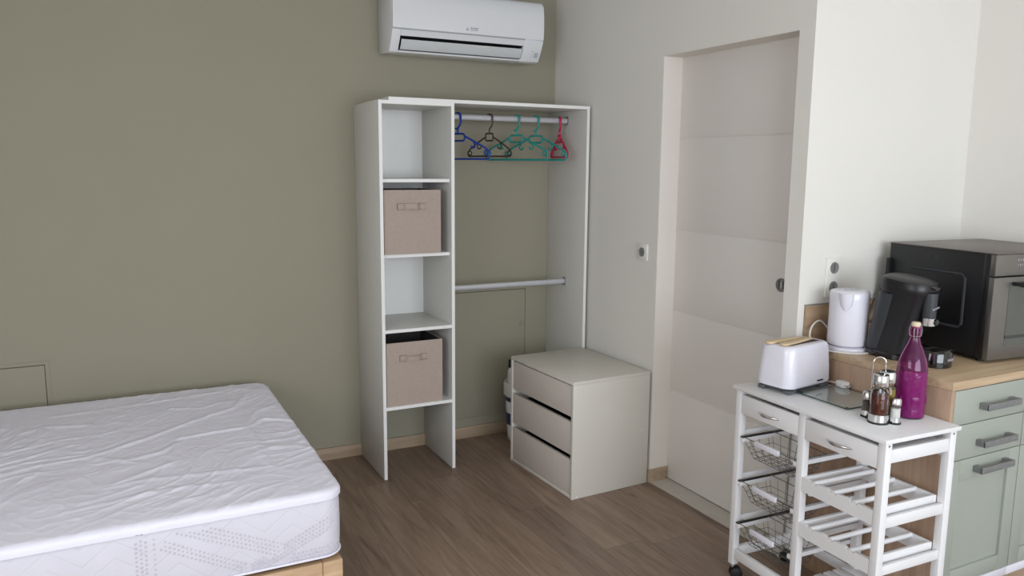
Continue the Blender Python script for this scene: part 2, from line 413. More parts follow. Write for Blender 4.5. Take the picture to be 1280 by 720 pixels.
# sockets
def socket(name, label, cat, org, right, n, pl):
    t = thing(name, label, cat, org)
    r = Vector(right); nrm = r.cross(Vector((0, 0, 1)))
    mtx = frame_mtx((0, 0, 0), right, (0, 0, 1))
    hh = .04+.0375*(n-1)
    MB().box(-.04, .04, -hh, hh, 0.0, .009, .0025, mtx=mtx).build('cover_plate', 'plate', t)
    for k in range(n):
        c = (n-1)*.0375-k*.075
        q = MB(); mt = mtx @ Matrix.Translation((0, c, .0092))
        q.lathe([(0, .0006), (.016, .0006), (.0175, .0022), (.022, .0028), (.0228, -.001)], seg=28, m='socket_grey', mtx=mt)
        if pl: q.box(-.0012, .0012, -.014, .014, -.001, .0012, m='dark_in', mtx=mt)
        else:
            for s_ in (-1, 1): q.lathe([(0, .0010), (.0028, .0010), (.0028, 0)], seg=10, m='dark_in', mtx=mt @ Matrix.Translation((s_*.0095, 0, 0)))
        q.build('insert', 'socket_grey', t)
socket('wall_socket', 'single square white wall socket with grey round centre left of the sliding door', 'socket', (0, -.8866, 1.142), (0, -1, 0), 1, False)
socket('wall_socket', 'double vertical white wall socket above the kettle', 'socket', (.172, D, 1.134), (1, 0, 0), 2, True)

# ------------------------------------------------------------------ wardrobe
WX, WD, WH, T = -1.178, .408, 1.851, .016
DV = -.797
Z1, Z2, Z3, Z4 = 1.487, 1.125, .759, .371      # shelf tops
wd = thing('open_wardrobe', 'tall white open wardrobe with shelf tower and hanging bay standing against the green wall', 'wardrobe', (WX, 0, 0))
def L(x): return x-WX
def panel(name, x0, x1, y0, y1, z0, z1, front='y'):
    b = MB(); b.box(x0, x1, y0+.0012, y1, z0, z1, .0006, m='melamine'); b.box(x0, x1, y0, y0+.0013, z0, z1, m='melamine_edge')
    if name in ('side_panel', 'divider_panel') and x0 < .5:      # drilled shelf-pin holes on the inside, caps outside
        xi, sg = (x1+.0003, 1) if name == 'side_panel' else (x0-.0003, -1)
        for yy in (-.34, -.06):
            for z in [.45+.064*k for k in range(21)]: b.lathe([(0, .0), (.0025, .0)], seg=8, m='socket_grey', mtx=frame_mtx((xi, yy, z), (0, sg, 0), (0, 0, 1)))
        if name == 'side_panel':
            for z in (.33, .74, 1.12, 1.48, 1.83):
                for yy in (-.35, -.07): b.lathe([(0, .0006), (.004, .0006), (.0045, 0)], seg=10, m='melamine_edge', mtx=frame_mtx((-.0001, yy, z), (0, -1, 0), (0, 0, 1)))
    return b.build(name, 'melamine', wd)
panel('side_panel', 0, T, -WD, -.002, .002, WH)
panel('divider_panel', L(DV)-T, L(DV), -WD, -.002, .002, WH)
panel('side_panel', L(-.0214)-T, L(-.0214), -WD, -.002, .002, WH)
panel('top_panel', L(-1.128), L(-.0214), -WD, -.002, WH, WH+T)
panel('tower_top', T, L(DV)-T, -WD+.001, -.006, WH-T, WH)
for z, rec in ((Z1, .028), (Z2, .028), (Z3, .002), (Z4, .002)):
    panel('shelf', T, L(DV)-T, -WD+rec, -.006, z-T, z)
MB().box(T, L(DV)-T, -.006, -.003, Z4-T, WH-.001).build('back_panel', 'melamine_edge', wd)  # lighter white than the side panels, stands for light on the back
for z in (1.800, .910):
    r = MB(); pts = [(L(DV), -.205, z), (L(-.0214)-T, -.205, z)]
    r.tube(pts, .0145, 16, sx=1, sy=.5)
    ro = r.build('hanging_rail', 'rail', wd)
    for x_, s_ in ((L(DV)+.0005, 1), (L(-.0214)-T-.0005, -1)):
        b = MB(); b.box(min(x_, x_+s_*.003), max(x_, x_+s_*.003), -.218, -.192, z-.022, z+.024, .001)
        b.box(min(x_, x_+s_*.014), max(x_, x_+s_*.014), -.215, -.195, z-.02, z-.0165, .001)
        b.cyl((x_, -.205, z+.019), (x_+s_*.005, -.205, z+.019), .004, 10)
        b.build('rail_bracket', 'steel', ro)

# storage boxes
def storage_box(x0, x1, yf, z0, h_, rz, label, sag):
    cx, d = (x0+x1)/2, .30; w_ = (x1-x0)/2
    t = thing('storage_box', label, 'storage box', (cx, yf+d/2, z0), rz, 'beige fabric boxes in the wardrobe tower')
    b = MB(); th = .005
    def side(mt, wid):
        def f(u, v):
            bul = .004*math.sin(PI*u)*math.sin(PI*v)+.0012*noise.noise(Vector((u*5, v*5, z0*3)))
            return mt @ Vector(((u-.5)*2*wid, -bul, v*h_))
        b.grid(f, 20, 20, m='beige')
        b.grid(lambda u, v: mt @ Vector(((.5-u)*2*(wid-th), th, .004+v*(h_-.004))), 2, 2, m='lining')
    for k, (ww, dd) in enumerate(((w_, d/2), (d/2, w_), (w_, d/2), (d/2, w_))):
        mt = Matrix.Rotation(k*PI/2, 4, 'Z') @ Matrix.Translation((0, -dd, 0)); side(mt, ww)
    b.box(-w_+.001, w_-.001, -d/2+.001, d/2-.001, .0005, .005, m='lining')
    for bx in ((-w_, w_, -d/2, -d/2+th), (-w_, w_, d/2-th, d/2), (-w_, -w_+th, -d/2, d/2), (w_-th, w_, -d/2, d/2)):
        b.box(*bx, h_-.002, h_+.0015, .001, m='beige')
    b.build('fabric_box', 'beige', t)
    hd = MB(); y = -d/2
    zc = h_-.078
    # stitched patches either side and a looped strap between them
    hd.box(-.078, -.046, y-.0065, y-.002, zc-.014, zc+.014, .001); hd.box(.030, .062, y-.0065, y-.002, zc-.014, zc+.014, .001)
    path = [(-.05, -.0065, 0), (-.04, -.02, .001), (-.02, -.029, .002), (.01, -.028, .001), (.028, -.016, 0), (.036, -.0065, 0)]
    P = catmull([(x_, y+yy, zc+z_) for x_, yy, z_ in path], 5)
    for i in range(len(P)-1):
        a, c = P[i], P[i+1]; hw = .0125-sag*.003*math.sin(PI*i/len(P))
        bmv = [hd.bm.verts.new(q) for q in (a+Vector((0, 0, -hw)), c+Vector((0, 0, -hw)), c+Vector((0, 0, hw)), a+Vector((0, 0, hw)), a+Vector((0, .002, -hw)), c+Vector((0, .002, -hw)), c+Vector((0, .002, hw)), a+Vector((0, .002, hw)))]
        for q in ((0, 1, 2, 3), (7, 6, 5, 4), (0, 4, 5, 1), (3, 2, 6, 7)): hd.bm.faces.new([bmv[k] for k in q])
    st = hd; st._mi('beige'); st._mi('beige_dark')
    for a, c in ((-.08, -.045), (.029, .064)):
        for z_ in (zc-.0155, zc+.0145): st.box(a, c, y-.0067, y-.002, z_, z_+.0012, m='beige_dark')
        st.box(a, a+.0012, y-.0067, y-.002, zc-.0155, zc+.0155, m='beige_dark')
    st.build('strap_handle', 'beige', t)
storage_box(-1.154, -.864, -.392, Z2+.0005, .308, 0, 'beige fabric storage box on the upper shelf of the white wardrobe tower', 0)
storage_box(-1.156, -.862, -.398, Z4+.0005, .318, .0, 'beige fabric storage box on the lowest shelf of the white wardrobe tower', 1)

# hangers
def hanger(x, rot, m, label, cat='hanger', hw=.195, style='loop', rz=1.8145, r=.0052):
    t = thing('clothes_hanger', label, cat, (x, -.205, rz), rot, 'plastic hangers on the upper wardrobe rail')
    P3 = lambda l: [(a, 0, c) for a, c in l]
    b = MB()
    R = .019
    hook = arc(0, -R+.0045, R, PI*1.02, -PI*.12, 12)+[(R*.96, -.036), (R*.8, -.052), (R*.25, -.066), (.0, -.074), (0, -.098)]
    b.tube(catmull(P3(hook), 3), r*1.05, 8)
    b.build('hook', m, t)
    b = MB()
    if style == 'loop':
        b.tube(P3([(-.016, -.072), (-.006, -.076), (.004, -.076)]), r*.9, 6)
        lp = rrect(-.042, .042, -.136, -.1, .012, 3); b.tube(P3(lp), r, 8, closed=True)
        z0, x0 = -.112, .040; zb = -.228
    else:
        lp = rrect(-.022, .022, -.131, -.094, .004, 2); b.tube(P3(lp), r, 8, closed=True)
        z0, x0 = -.112, .022; zb = -.212
    for s in (-1, 1):
        arm = [(x0*s, z0), (hw*.55*s, z0-.030), (hw*.88*s, z0-.062), (hw*.975*s, z0-.076), (hw*s, z0-.092), (hw*.985*s, zb+.008), (hw*.95*s, zb), (0, zb)]
        b.tube(P3([p for p in arm]), r, 8)
        # small J hook for straps under each arm, and the tip loop
        jx = hw*.52*s; jz = z0-.034
        j = [(jx-.004*s, jz+.002), (jx+.004*s, jz-.010)]+[(jx-.007*s+.0125*s*math.cos(a), jz-.014+.0125*math.sin(a)) for a in [-.1-k*.5 for k in range(7)]]
        b.tube(P3(j), r*.85, 6)
        tl = [(hw*.90*s+.011*math.cos(a), z0-.083+.011*math.sin(a)) for a in [2*PI*k/10 for k in range(10)]]
        b.tube(P3(tl), r*.7, 6, closed=True)
    b.build('hanger_frame', m, t)
hanger(-.692, -math.radians(58), 'blue', 'blue plastic clothes hanger, leftmost on the upper wardrobe rail')
hanger(-.512, -math.radians(57), 'brown', 'dark brown plastic clothes hanger with a square neck', hw=.135, style='thin', r=.0046)
hanger(-.352, -math.radians(60), 'teal', 'teal plastic clothes hanger next to the dark brown one')
hanger(-.234, -math.radians(62), 'teal', 'teal plastic clothes hanger next to the red one')
hanger(-.086, -math.radians(103), 'red', 'crimson red plastic clothes hanger, rightmost on the rail and turned side-on', style='thin', hw=.15, r=.006)

# ------------------------------------------------------------------ drawer unit
UL, UW, UH = .448, .587, .570
un = thing('drawer_unit', 'low white three-drawer chest standing on the floor in front of the wardrobe', 'drawer unit', (-.465, -1.0177, 0), .041)
def up_(name, *a, m='unit', bev=.0008): return MB().box(*a, bev).build(name, m, un)
up_('top_panel', 0, UL, 0, UW, UH-.016, UH)
b = MB().box(0, UL, 0, .016, 0.001, UH-.0162, .0008, m='unit')
for x_, z in ((.03, .01), (.41, .28)): b.lathe([(0, .0006), (.004, .0006), (.0045, 0)], seg=10, m='melamine_edge', mtx=frame_mtx((x_, -.0002, z), (1, 0, 0), (0, 0, 1)))
b.build('side_panel', 'unit', un)
up_('side_panel', 0, UL, UW-.016, UW, 0.001, UH-.0162)
up_('bottom_panel', .001, UL, .0162, UW-.0162, .003, .019)
up_('back_panel', UL-.005, UL-.001, .0162, UW-.0162, .019, UH-.0162)
for z0, z1 in ((.0225, .191), (.2165, .375), (.401, .548)):
    d = up_('drawer', .003, .019, .0185, UW-.0185, z0, z1, m='unit_face')
    b = MB()
    b.box(.019, .40, .028, .040, z0+.02, z1-.035).box(.019, .40, UW-.040, UW-.028, z0+.02, z1-.035).box(.39, .40, .04, UW-.04, z0+.02, z1-.035).box(.019, .40, .04, UW-.04, z0+.02, z0+.024)
    b.build('drawer_box', 'dark_in', d)
# bucket and capped bottle behind it
bk = thing('bucket', 'white plastic tub with rolled lid and navy label, half hidden behind the drawer chest', 'bucket', (-.268, -.165, 0))
b = MB(); b.lathe([(0, .003), (.088, .003), (.092, .008), (.108, .30), (.108, .305), (.103, .305), (.088, .012), (0, .010)], seg=40); b.build('tub', 'bucket', bk)
b = MB(); b.lathe([(0, .335), (.085, .335), (.095, .345), (.112, .345), (.117, .338), (.117, .27), (.1105, .265), (.1095, .27), (.1095, .305), (0, .305)], seg=40); b.build('lid', 'bucket', bk)
b = MB()
b.lathe([(.0940+.0006, .03), (.1055+.0006, .235)], seg=40, m='white_plastic'); b.lathe([(.1062, .238), (.1078, .262)], seg=40, m='navy')
for k in range(12): b.lathe([(.0995+.0010, .10), (.1030+.0010, .17)], seg=40, m='navy') if k == 0 else None
b.build('printed_label', 'bucket', bk)
# ------------------------------------------------------------------ bottle on bucket
cb = thing('capped_bottle', 'small bottle with a black cap standing on the tub lid beside the drawer chest', 'bottle', (-.352, -.165, .3455))
MB().lathe([(0, 0), (.018, 0), (.02, .004), (.02, .060), (.018, .072), (.012, .08), (.012, .088), (0, .088)], seg=24).build('bottle_body', 'bucket', cb)
MB().lathe([(0, .132), (.0145, .132), (.016, .129), (.016, .088), (.0125, .087)], seg=24).build('cap', 'black', cb)

# ------------------------------------------------------------------ air conditioner
AX0, AX1 = -1.043, -.207
ac = thing('air_conditioner', 'white wall-mounted air conditioner above the wardrobe', 'air conditioner', (AX0, 0, 2.11))
W = AX1-AX0
def Z(z): return z-2.11
tp, bt = Vector((-.228, Z(2.205))), Vector((-.172, Z(2.105)))
def SL(t, off=0):
    n_ = Vector((-(bt-tp).normalized().y*-1, 0)); d_ = (bt-tp).normalized(); nn = Vector((d_.y, -d_.x))
    p = tp+(bt-tp)*t+nn*off; return (p.x, p.y)
back = [(-.004, Z(2.11)), (-.004, Z(2.405)), (-.17, Z(2.405))]
front_top = [(-.21, Z(2.398)), (-.226, Z(2.38)), (-.233, Z(2.33)), (-.234, Z(2.27)), (-.2305, Z(2.212))]
capR = back+[(-.19, Z(2.40)), (-.215, Z(2.38)), (-.222, Z(2.33)), (-.222, Z(2.21)), SL(0), SL(.5, .002), SL(1), (-.15, Z(2.100))]
b = MB()
b.prism(capR, 'x', W-.112, W, bev=.003); b.prism(capR, 'x', 0, .045, bev=.003)
mid = back+[(-.19, Z(2.40)), (-.215, Z(2.38)), (-.222, Z(2.33)), (-.222, Z(2.21)), SL(0), SL(.27), (-.12, Z(2.185)), (-.10, Z(2.14)), (-.10, Z(2.11))]
b.prism(mid, 'x', .045, W-.112)
b.prism([(-.10, Z(2.11)), (-.10, Z(2.125)), SL(.93, -.012), SL(.93), SL(1), (-.15, Z(2.100))], 'x', .045, W-.112)
b.build('casing', 'ac_white', ac)
fp = [(-.2225, Z(2.212)), (-.2225, Z(2.33)), (-.2155, Z(2.381)), (-.192, Z(2.4)), (-.192, Z(2.406)), (-.20, Z(2.405))]+front_top
b = MB(); b.prism(fp[::-1], 'x', .001, W-.001, smooth=True); b.build('front_panel', 'ac_white', ac)
b = MB(); b.box(.002, W-.113, -.2308, -.222, Z(2.2065), Z(2.2125)); b.build('panel_seam', 'grey_print', ac)
b = MB(); b.prism([SL(.26, -.002), (-.115, Z(2.19)), (-.098, Z(2.138)), (-.098, Z(2.123)), SL(.93, -.02), SL(.6, -.035)], 'x', .046, W-.113)
b.build('vent_opening', 'ac_dark', ac)
b = MB()
for k in range(24): b.box(.06+k*.028, .0625+k*.028, -.185, -.13, Z(2.150), Z(2.178))
b.build('louvre_blades', 'black', ac)
b = MB(); b.prism([SL(.40, .006), SL(.62, .010), SL(.86, .004), SL(.87, -.001), SL(.60, .004), SL(.41, .001)], 'x', .052, W-.118, smooth=False); b.build('air_flap', 'ac_grey', ac)
mx = frame_mtx((0, 0, 0), (1, 0, 0), (0, tp.x-bt.x, tp.y-bt.y))
def on_slant(x, t, off=.0035):
    p = SL(t, off); return Matrix.Translation((x, p[0], p[1])) @ mx
b = MB(); b.box(-.011, .011, -.014, .014, -.001, .0006, mtx=on_slant(W-.027, .66, .0026)); b.build('display_label', 'pale_grey', ac)
b = MB()
for dx, dt in ((-.002, .0), (.003, .0), (0, .14), (0, .28)): b.box(-.0018, .0018, -.0018, .0018, -.001, .0006, mtx=on_slant(W-.053+dx, .50+dt, .0026))
b.build('indicator_marks', 'grey_print', ac)
# maker's mark on the front panel: three rhombs and two lines of grey lettering
lx = L(-.575)-(.135); lx = (-.650)-AX0
mk = MB(); mt = frame_mtx((lx, -.2335, Z(2.232)), (1, 0, 0), (0, 0, 1)); s_ = .0105
for a in (90, 210, 330):
    a = math.radians(a); d_ = Vector((math.cos(a), math.sin(a))); p_ = Vector((-d_.y, d_.x))
    q = [Vector((0, 0)), d_*s_*.5+p_*s_*.29, d_*s_*1.0, d_*s_*.5-p_*s_*.29]
    mk.prism([(v.x, v.y) for v in q], 'z', -.001, .0008, mtx=mt)
mk.build('brand_mark', 'grey_print', ac)
text('brand_lettering', 'MITSUBISHI\nELECTRIC', .0092, frame_mtx((lx+.038, -.2335, Z(2.2345)), (1, 0, 0), (0, 0, 1)), 'grey_print', ac)
MB().box(-.0012, .001, -.20, -.188, Z(2.228), Z(2.243), .0005).build('side_clip', 'ac_grey', ac)

# ------------------------------------------------------------------ bed
BX1, BY0, BY1, BZ0, BZ1 = -1.690, -1.567, -.107, .259, .500
BX0 = BX1-2.0
bed = thing('bed_base', 'pale oak bed base under the mattress', 'bed base', (BX1, BY0, 0))
Wb, Db = 2.0, BY1-BY0
def bp_(name, *a): return MB().box(*a, .003).build(name, 'bedwood', bed)
bp_('side_rail', -Wb+.06, -.071, .008, .036, .06, BZ0-.012); bp_('side_rail', -Wb+.06, -.071, Db-.036, Db-.008, .06, BZ0-.012)
bp_('end_rail', -.034, -.006, .071, Db-.071, .06, BZ0-.012); bp_('end_rail', -Wb+.006, -Wb+.034, .071, Db-.071, .06, BZ0-.012)
for x_ in (-.070, -Wb+.004):
    for y_ in (.006, Db-.070): bp_('leg', x_, x_+.066, y_, y_+.064, 0, BZ0-.012)
for k in range(12): MB().box(-Wb+.08+k*.158, -Wb+.16+k*.158, .037, Db-.037, BZ0-.035, BZ0-.014, .002).build('slat', 'bedwood', bed)

mt_ = thing('mattress', 'thick white mattress with quilted dotted side border on the oak bed base', 'mattress', (BX1, BY0, BZ0))
hM = BZ1-BZ0
def rounded_outline(x0, x1, y0, y1, r, n=10): return rrect(x0, x1, y0, y1, r, n)
b = MB(); loops = []
for z_, ins in ((.0, .03), (.004, .014), (.012, .004), (.022, .0), (.06, -.002), (.12, -.003), (.18, -.002), (.205, .001), (.222, .008), (.232, .02)):
    loops.append([(x_, y_, z_) for x_, y_ in rounded_outline(-Wb+ins, -ins, ins, Db-ins, .07-min(ins, .02))])
b.loft(loops, m='ticking')
DOTS = []
# printed dot bands on the near side, dots as part of the ticking
def band(p0, p1, rows, sp=.0135, rr=.0046):
    global DOTS
    a = Vector(p0); c = Vector(p1); d_ = (c-a); Ln = d_.length; d_.normalize(); nn = Vector((-d_.y, d_.x))
    k = 0
    while k*sp < Ln:
        for r_ in range(rows):
            p = a+d_*(k*sp+(sp/2 if r_ % 2 else 0))+nn*((r_-(rows-1)/2)*sp*.95)
            zz = p.y-BZ0
            if not (.018 < zz < .188) or p.x > BX1-.012: continue
            if any((p-q_).length < .0115 for q_ in DOTS): continue
            DOTS.append(p)
            rad = rr*(.75+.35*random.random()); xx = p.x-BX1
            yy = -.0018 if .03 < zz < .20 else -.0002
            yy -= .0014
            if xx > -.07: yy += .07-math.sqrt(max(0, .07**2-(xx+.07)**2))
            t = bmesh.new(); vs = [t.verts.new((xx+rad*math.cos(q*PI/4), yy, zz+rad*math.sin(q*PI/4))) for q in range(8)]
            t.faces.new(vs); b._merge(t, 'dots', False)
        k += 1
band((-2.201, .470), (-1.900, .330), 4); band((-2.237, .417), (-2.00, .288), 3); band((-1.984, .280), (-1.69, .408), 4, .0125, .0052)
band((-1.866, .290), (-1.70, .296), 3); band((-2.297, .48), (-2.299, .28), 3, .014, .005); band((-2.262, .475), (-2.262, .27), 1, .016, .004)
for sh in (-1.05,):
    band((-2.201+sh, .470), (-1.900+sh, .330), 4); band((-1.984+sh, .280), (-1.69+sh, .408), 4, .0125, .0052)
b.build('ticking', 'ticking', mt_, sharp=False)
pp = MB()
for z_, o_ in ((.012, .001),):
    pp.tube([(x_, y_, z_) for x_, y_ in rounded_outline(-Wb-o_, o_, -o_, Db+o_, .07)], .004, 6, closed=True)
pp.build('piping', 'sheet', mt_)

# wrinkled protector
CRE = [
 [(-2.44, -.9), (-2.23, -.76), (-2.08, -.63), (-1.88, -.5), (-1.81, -.32)],
 [(-2.13, -.82), (-2.0, -.8), (-1.87, -.8), (-1.8, -.71), (-1.69, -.78)],
 [(-2.36, -1.21), (-2.25, -1.13), (-2.15, -1.07)], [(-2.31, -.99), (-2.2, -.95), (-2.14, -.87)],
 [(-1.87, -.8), (-1.87, -1.04), (-1.87, -1.26)], [(-2.38, -1.23), (-2.28, -1.21), (-2.13, -1.23), (-2.0, -1.25), (-1.87, -1.26)],
 [(-1.87, -.77), (-1.81, -.6), (-1.73, -.55)], [(-2.74, -.54), (-2.61, -.45), (-2.44, -.49)],
 [(-2.7, -.96), (-2.56, -.89), (-2.44, -.9), (-2.29, -1.02)], [(-2.69, -.65), (-2.7, -.33)], [(-2.63, -1.05), (-2.56, -.89)],
 [(-2.58, -.31), (-2.27, -.27), (-1.93, -.22)], [(-1.86, -1.07), (-1.74, -1.1), (-1.66, -1.18)], [(-2.13, -.4), (-2.01, -.44), (-1.89, -.38)],
 [(-2.61, -.45), (-2.61, -.62), (-2.65, -.7)], [(-2.44, -.49), (-2.43, -.9)], [(-2.15, -1.07), (-2.17, -1.0), (-2.14, -.88)],
 [(-2.5, -1.38), (-2.2, -1.33), (-2.0, -1.36)], [(-3.4, -.9), (-3.1, -.8), (-2.8, -.85)], [(-3.3, -.4), (-3.0, -.5), (-2.75, -.4)], [(-3.5, -1.2), (-3.2, -1.25), (-2.9, -1.15)]]
segs = [(Vector(l[i]), Vector(l[i+1]), (.006, .0065, .0055, .0045, .005, .0035, .006)[li] if li < 7 else .0038, .013 if li < 3 else .015) for li, l in enumerate(CRE) for i in range(len(l)-1)]
def wrinkle(x, y):
    p = Vector((x, y)); hsum = 0
    for a, c, amp, wd_ in segs:
        d_ = c-a; t = max(0, min(1, (p-a).dot(d_)/d_.length_squared)); q = (p-(a+d_*t)).length
        if q < .05: hsum = max(hsum, amp*math.exp(-(q/wd_)**2)*(.8+.4*noise.noise(Vector((x*9, y*9, 1)))))
    ca, sa = math.cos(.62), math.sin(.62)
    u, v = x*ca+y*sa, -x*sa+y*ca
    wv = noise.noise(Vector((x*2.5, y*2.5, 5)))*.18
    n1 = 1-abs(noise.noise(Vector((u*3.2+wv, (v+wv)*13, 2))))*2
    n2 = 1-abs(noise.noise(Vector((u*7, v*26+wv*20, 8))))*2
    n3 = 1-abs(noise.noise(Vector((x*16, y*15, 3))))*2
    env = .55+.9*noise.noise(Vector((x*2.1, y*2.1, 9)))
    return hsum+max(0, env)*(.0040*max(0, n1)**4+.0017*max(0, n2)**4)+.0014*max(0, n3)**5+.0012*noise.noise(Vector((x*6, y*6, 4)))
pr = thing('mattress_protector', 'rumpled white cotton cover stretched over the mattress top', 'mattress cover', (BX1, BY0, BZ0+.2))
NX, NY = 420, 330
e0 = .012
def sheetf(u, v):
    # (u,v) in 0..1 -> over the top then rolling down the edges
    def fold(t, Ln):
        s = t*(Ln+.08)-.04         # arc-length; rolls over 4 cm at each end
        R_ = .020
        if s < R_:
            a = (R_-s)/R_; a2 = min(a, PI/2); rest = max(0, a-PI/2)*R_
            return R_-R_*math.sin(a2)-.007*min(1, a), -(R_-R_*math.cos(a2))-rest
        if s > Ln-R_:
            a = (s-(Ln-R_))/R_; a2 = min(a, PI/2); rest = max(0, a-PI/2)*R_
            return Ln-R_+R_*math.sin(a2)+.007*min(1, a), -(R_-R_*math.cos(a2))-rest
        return s, 0
    x, dx = fold(u, Wb); y, dy = fold(v, Db)
    z = min(dx, dy) if min(dx, dy) > -.02 else -(abs(dx)**3+abs(dy)**3)**(1/3)
    z = -(abs(dx)**4+abs(dy)**4)**.25 if (dx or dy) else 0
    z = max(z, -.030)
    # round the vertical corners like the mattress
    cx, cy = min(max(x, .07), Wb-.07), min(max(y, .07), Db-.07)
    ox, oy = x-cx, y-cy
    if ox and oy:
        m_ = max(abs(ox), abs(oy)); l_ = math.hypot(ox, oy)
        k = m_/l_; x, y = cx+ox*k, cy+oy*k
    wx, wy = BX1-Wb+x, BY0+y
    wv = wrinkle(wx, wy)
    edge = .0015*noise.noise(Vector((wx*5, wy*5, 1)))
    return Vector((x-Wb, y+ (edge*.5 if dy else 0), (BZ1-BZ0-.2)+z+wv*(1 if z > -.03 else .4)-.004))
b = MB(); b.grid(sheetf, NX, NY)
# welt along the rolled lower edge
so = b.build('cover_sheet', 'sheet', pr, sharp=False)

# ------------------------------------------------------------------ kitchen run
CZ, CX0, CYF = .881, .033, -2.494
bs = thing('backsplash', 'low oak upstand on the wall behind the kettle and coffee machine', 'backsplash', (CX0, D, CZ))
MB().box(0, RX-CX0-.001, -.012, -.0005, .0, .150, .0008).build('upstand_board', 'upstand', bs)
MB().box(0, RX-CX0-.001, -.0125, -.0005, .150, .154).build('grey_top_seal', 'socket_grey', bs)
wt = MB().box(CX0, RX-.001, CYF, D-.0005, CZ-.028, CZ, .0015).build('worktop', 'worktop')
tag(wt, 'oak kitchen worktop carrying the kettle, coffee machine and oven', 'worktop')
cbn = thing('base_cabinet', 'sage green kitchen base cabinet with two drawers and a panelled door beside the trolley', 'cabinet', (CX0, CYF+.02, 0))
CT = CZ-.0285
MB().box(0, .018, -.018, .598, 0, CT, .0008, m='oak_z').build('end_panel', 'oak_z', cbn)
MB().box(.019, .400, .002, .59, .150, CT).build('carcass', 'gap', cbn)
MB().box(.019, .402, .05, .062, 0, .128).build('plinth', 'oak', cbn)
MB().box(.019, .402, -.016, .06, .131, .162, .001).build('bottom_strip', 'white_plastic', cbn)
def handle(par, x, z, wdt=.178):
    b = MB(); y0 = -.018
    b.box(x-wdt/2, x+wdt/2, y0-.034, y0-.027, z-.011, z+.011, .0015)
    for s_ in (-1, 1): b.prism([(x+s_*wdt/2, y0-.031), (x+s_*(wdt/2-.012), y0-.029), (x+s_*(wdt/2-.022), y0), (x+s_*(wdt/2), y0)] if s_ > 0 else [(x-wdt/2, y0-.031), (x-wdt/2, y0), (x-wdt/2+.022, y0), (x-wdt/2+.012, y0-.029)], 'z', z-.010, z+.010)
    return b.build('handle', 'steel', par)
FX0, FX1 = .020, .4015
def front(name, x0, x1, z0, z1): return MB().box(x0, x1, -.018, 0, z0, z1, .0012).build(name, 'sage', cbn)
d1 = front('drawer', FX0, FX1, .7335, CT-.003); handle(d1, .238, .787)
d2 = front('drawer', FX0, FX1, .6125, .7305); handle(d2, .238, .662)
def shaker(par_name, x0, x1, z0, z1, par, st=.058, tr=.070, br=.055):
    b = MB(); y0 = -.018
    b.box(x0, x0+st, y0, 0, z0, z1, .001).box(x1-st, x1, y0, 0, z0, z1, .001)
    b.box(x0+st+.0005, x1-st-.0005, y0, 0, z1-tr, z1, .001).box(x0+st+.0005, x1-st-.0005, y0, 0, z0, z0+br, .001)
    b.box(x0+st-.001, x1-st+.001, -.0085, -.003, z0+br-.001, z1-tr+.001)
    return b.build(par_name, 'sage', par)
dd = shaker('door', FX0, FX1, .166, .6095, cbn); handle(dd, .236, .572)
cb2 = thing('base_cabinet', 'sage green kitchen base cabinet at the right edge, below the oven', 'cabinet', (CX0+.404, CYF+.02, 0))
w2 = RX-CX0-.404-.003
MB().box(0, w2, .002, .59, .162, CT).build('carcass', 'gap', cb2)
MB().box(0, w2, .05, .062, 0, .128).build('plinth', 'oak', cb2)
MB().box(0, w2, -.016, .06, .131, .162, .001).build('bottom_strip', 'white_plastic', cb2)
def front2(z0, z1): return MB().box(.0015, w2, -.018, 0, z0, z1, .0012).build('drawer', 'sage', cb2)
q = front2(.7335, CT-.003); handle(q, .25, .787)
q = front2(.6125, .7305); handle(q, .25, .662)
q = shaker('door', .0015, w2, .166, .6095, cb2); handle(q, .25, .572)

# built-in style oven standing on the worktop
ov = thing('combination_oven', 'large black and stainless countertop oven at the right end of the oak worktop', 'oven', (.373, -2.385, CZ), -.10)
ow, od, oh, oz = .50, .455, .385, .014
b = MB(); b.box(0.004, ow-.004, .03, od, oz, oh-.002, .002, m='oven_side')
b.build('oven_body', 'oven_side', ov)
MB().box(0, ow, .0, od+.002, oh-.002, oh+.002, .0008).build('top_cover', 'oven_top', ov)
b = MB()
ptsr = [(-.0, .10, .30), (-.0, .30, .305), (-.0, .33, .29), (-.0, .335, .12)]
b.tube([(.0035, .345, .30), (.0035, .128, .30), (.0035, .115, .288), (.0035, .115, .12), (.0035, .128, .108), (.0035, .345, .105)], .0055, 8)
for gy in (.395, .30):
    for k in range(4): b.box(.003, .005, gy-.035-.0, gy-.010, .335+k*.007, .338+k*.007)
    for k in range(4): b.box(.003, .005, gy-.07, gy-.045, .335+k*.007, .338+k*.007)
b.build('pressed_side_rib', 'rib', ov)
MB().box(-.001, ow-.004, .022, .045, oz-.002, oh-.002, .001).build('front_frame', 'black', ov)
MB().box(0, ow, 0, .021, .309, oh-.003, .001).build('control_panel', 'inox', ov)
od_ = MB().box(0, ow, 0, .0205, .012, .303, .001).build('oven_door', 'inox', ov)
MB().box(.075, ow-.06, -.0012, .001, .06, .285).build('door_glass', 'oven_glass', od_)
b = MB(); b.box(.075, ow-.06, -.0022, .0, .085, .096); b.build('glass_band', 'oven_line', od_)
b = MB(); b.box(.085, ow-.085, -.045, -.032, .272, .288, .003); b.box(.085, .105, -.034, 0, .274, .286, .002).box(ow-.105, ow-.085, -.034, 0, .274, .286, .002)
b.build('door_handle', 'black', od_)
b = MB()
for r_ in range(2):
    for k in range(9): b.box(.106+k*.011, .1075+k*.011+(.0015 if (k+r_) % 2 else 0), -.0008, .001, .341+r_*.018, .348+r_*.018)
b.build('control_symbols', 'pale_grey', ov)
MB().box(ow-.13, ow-.05, -.0008, .001, .335, .365).build('display', 'black_gloss', ov)
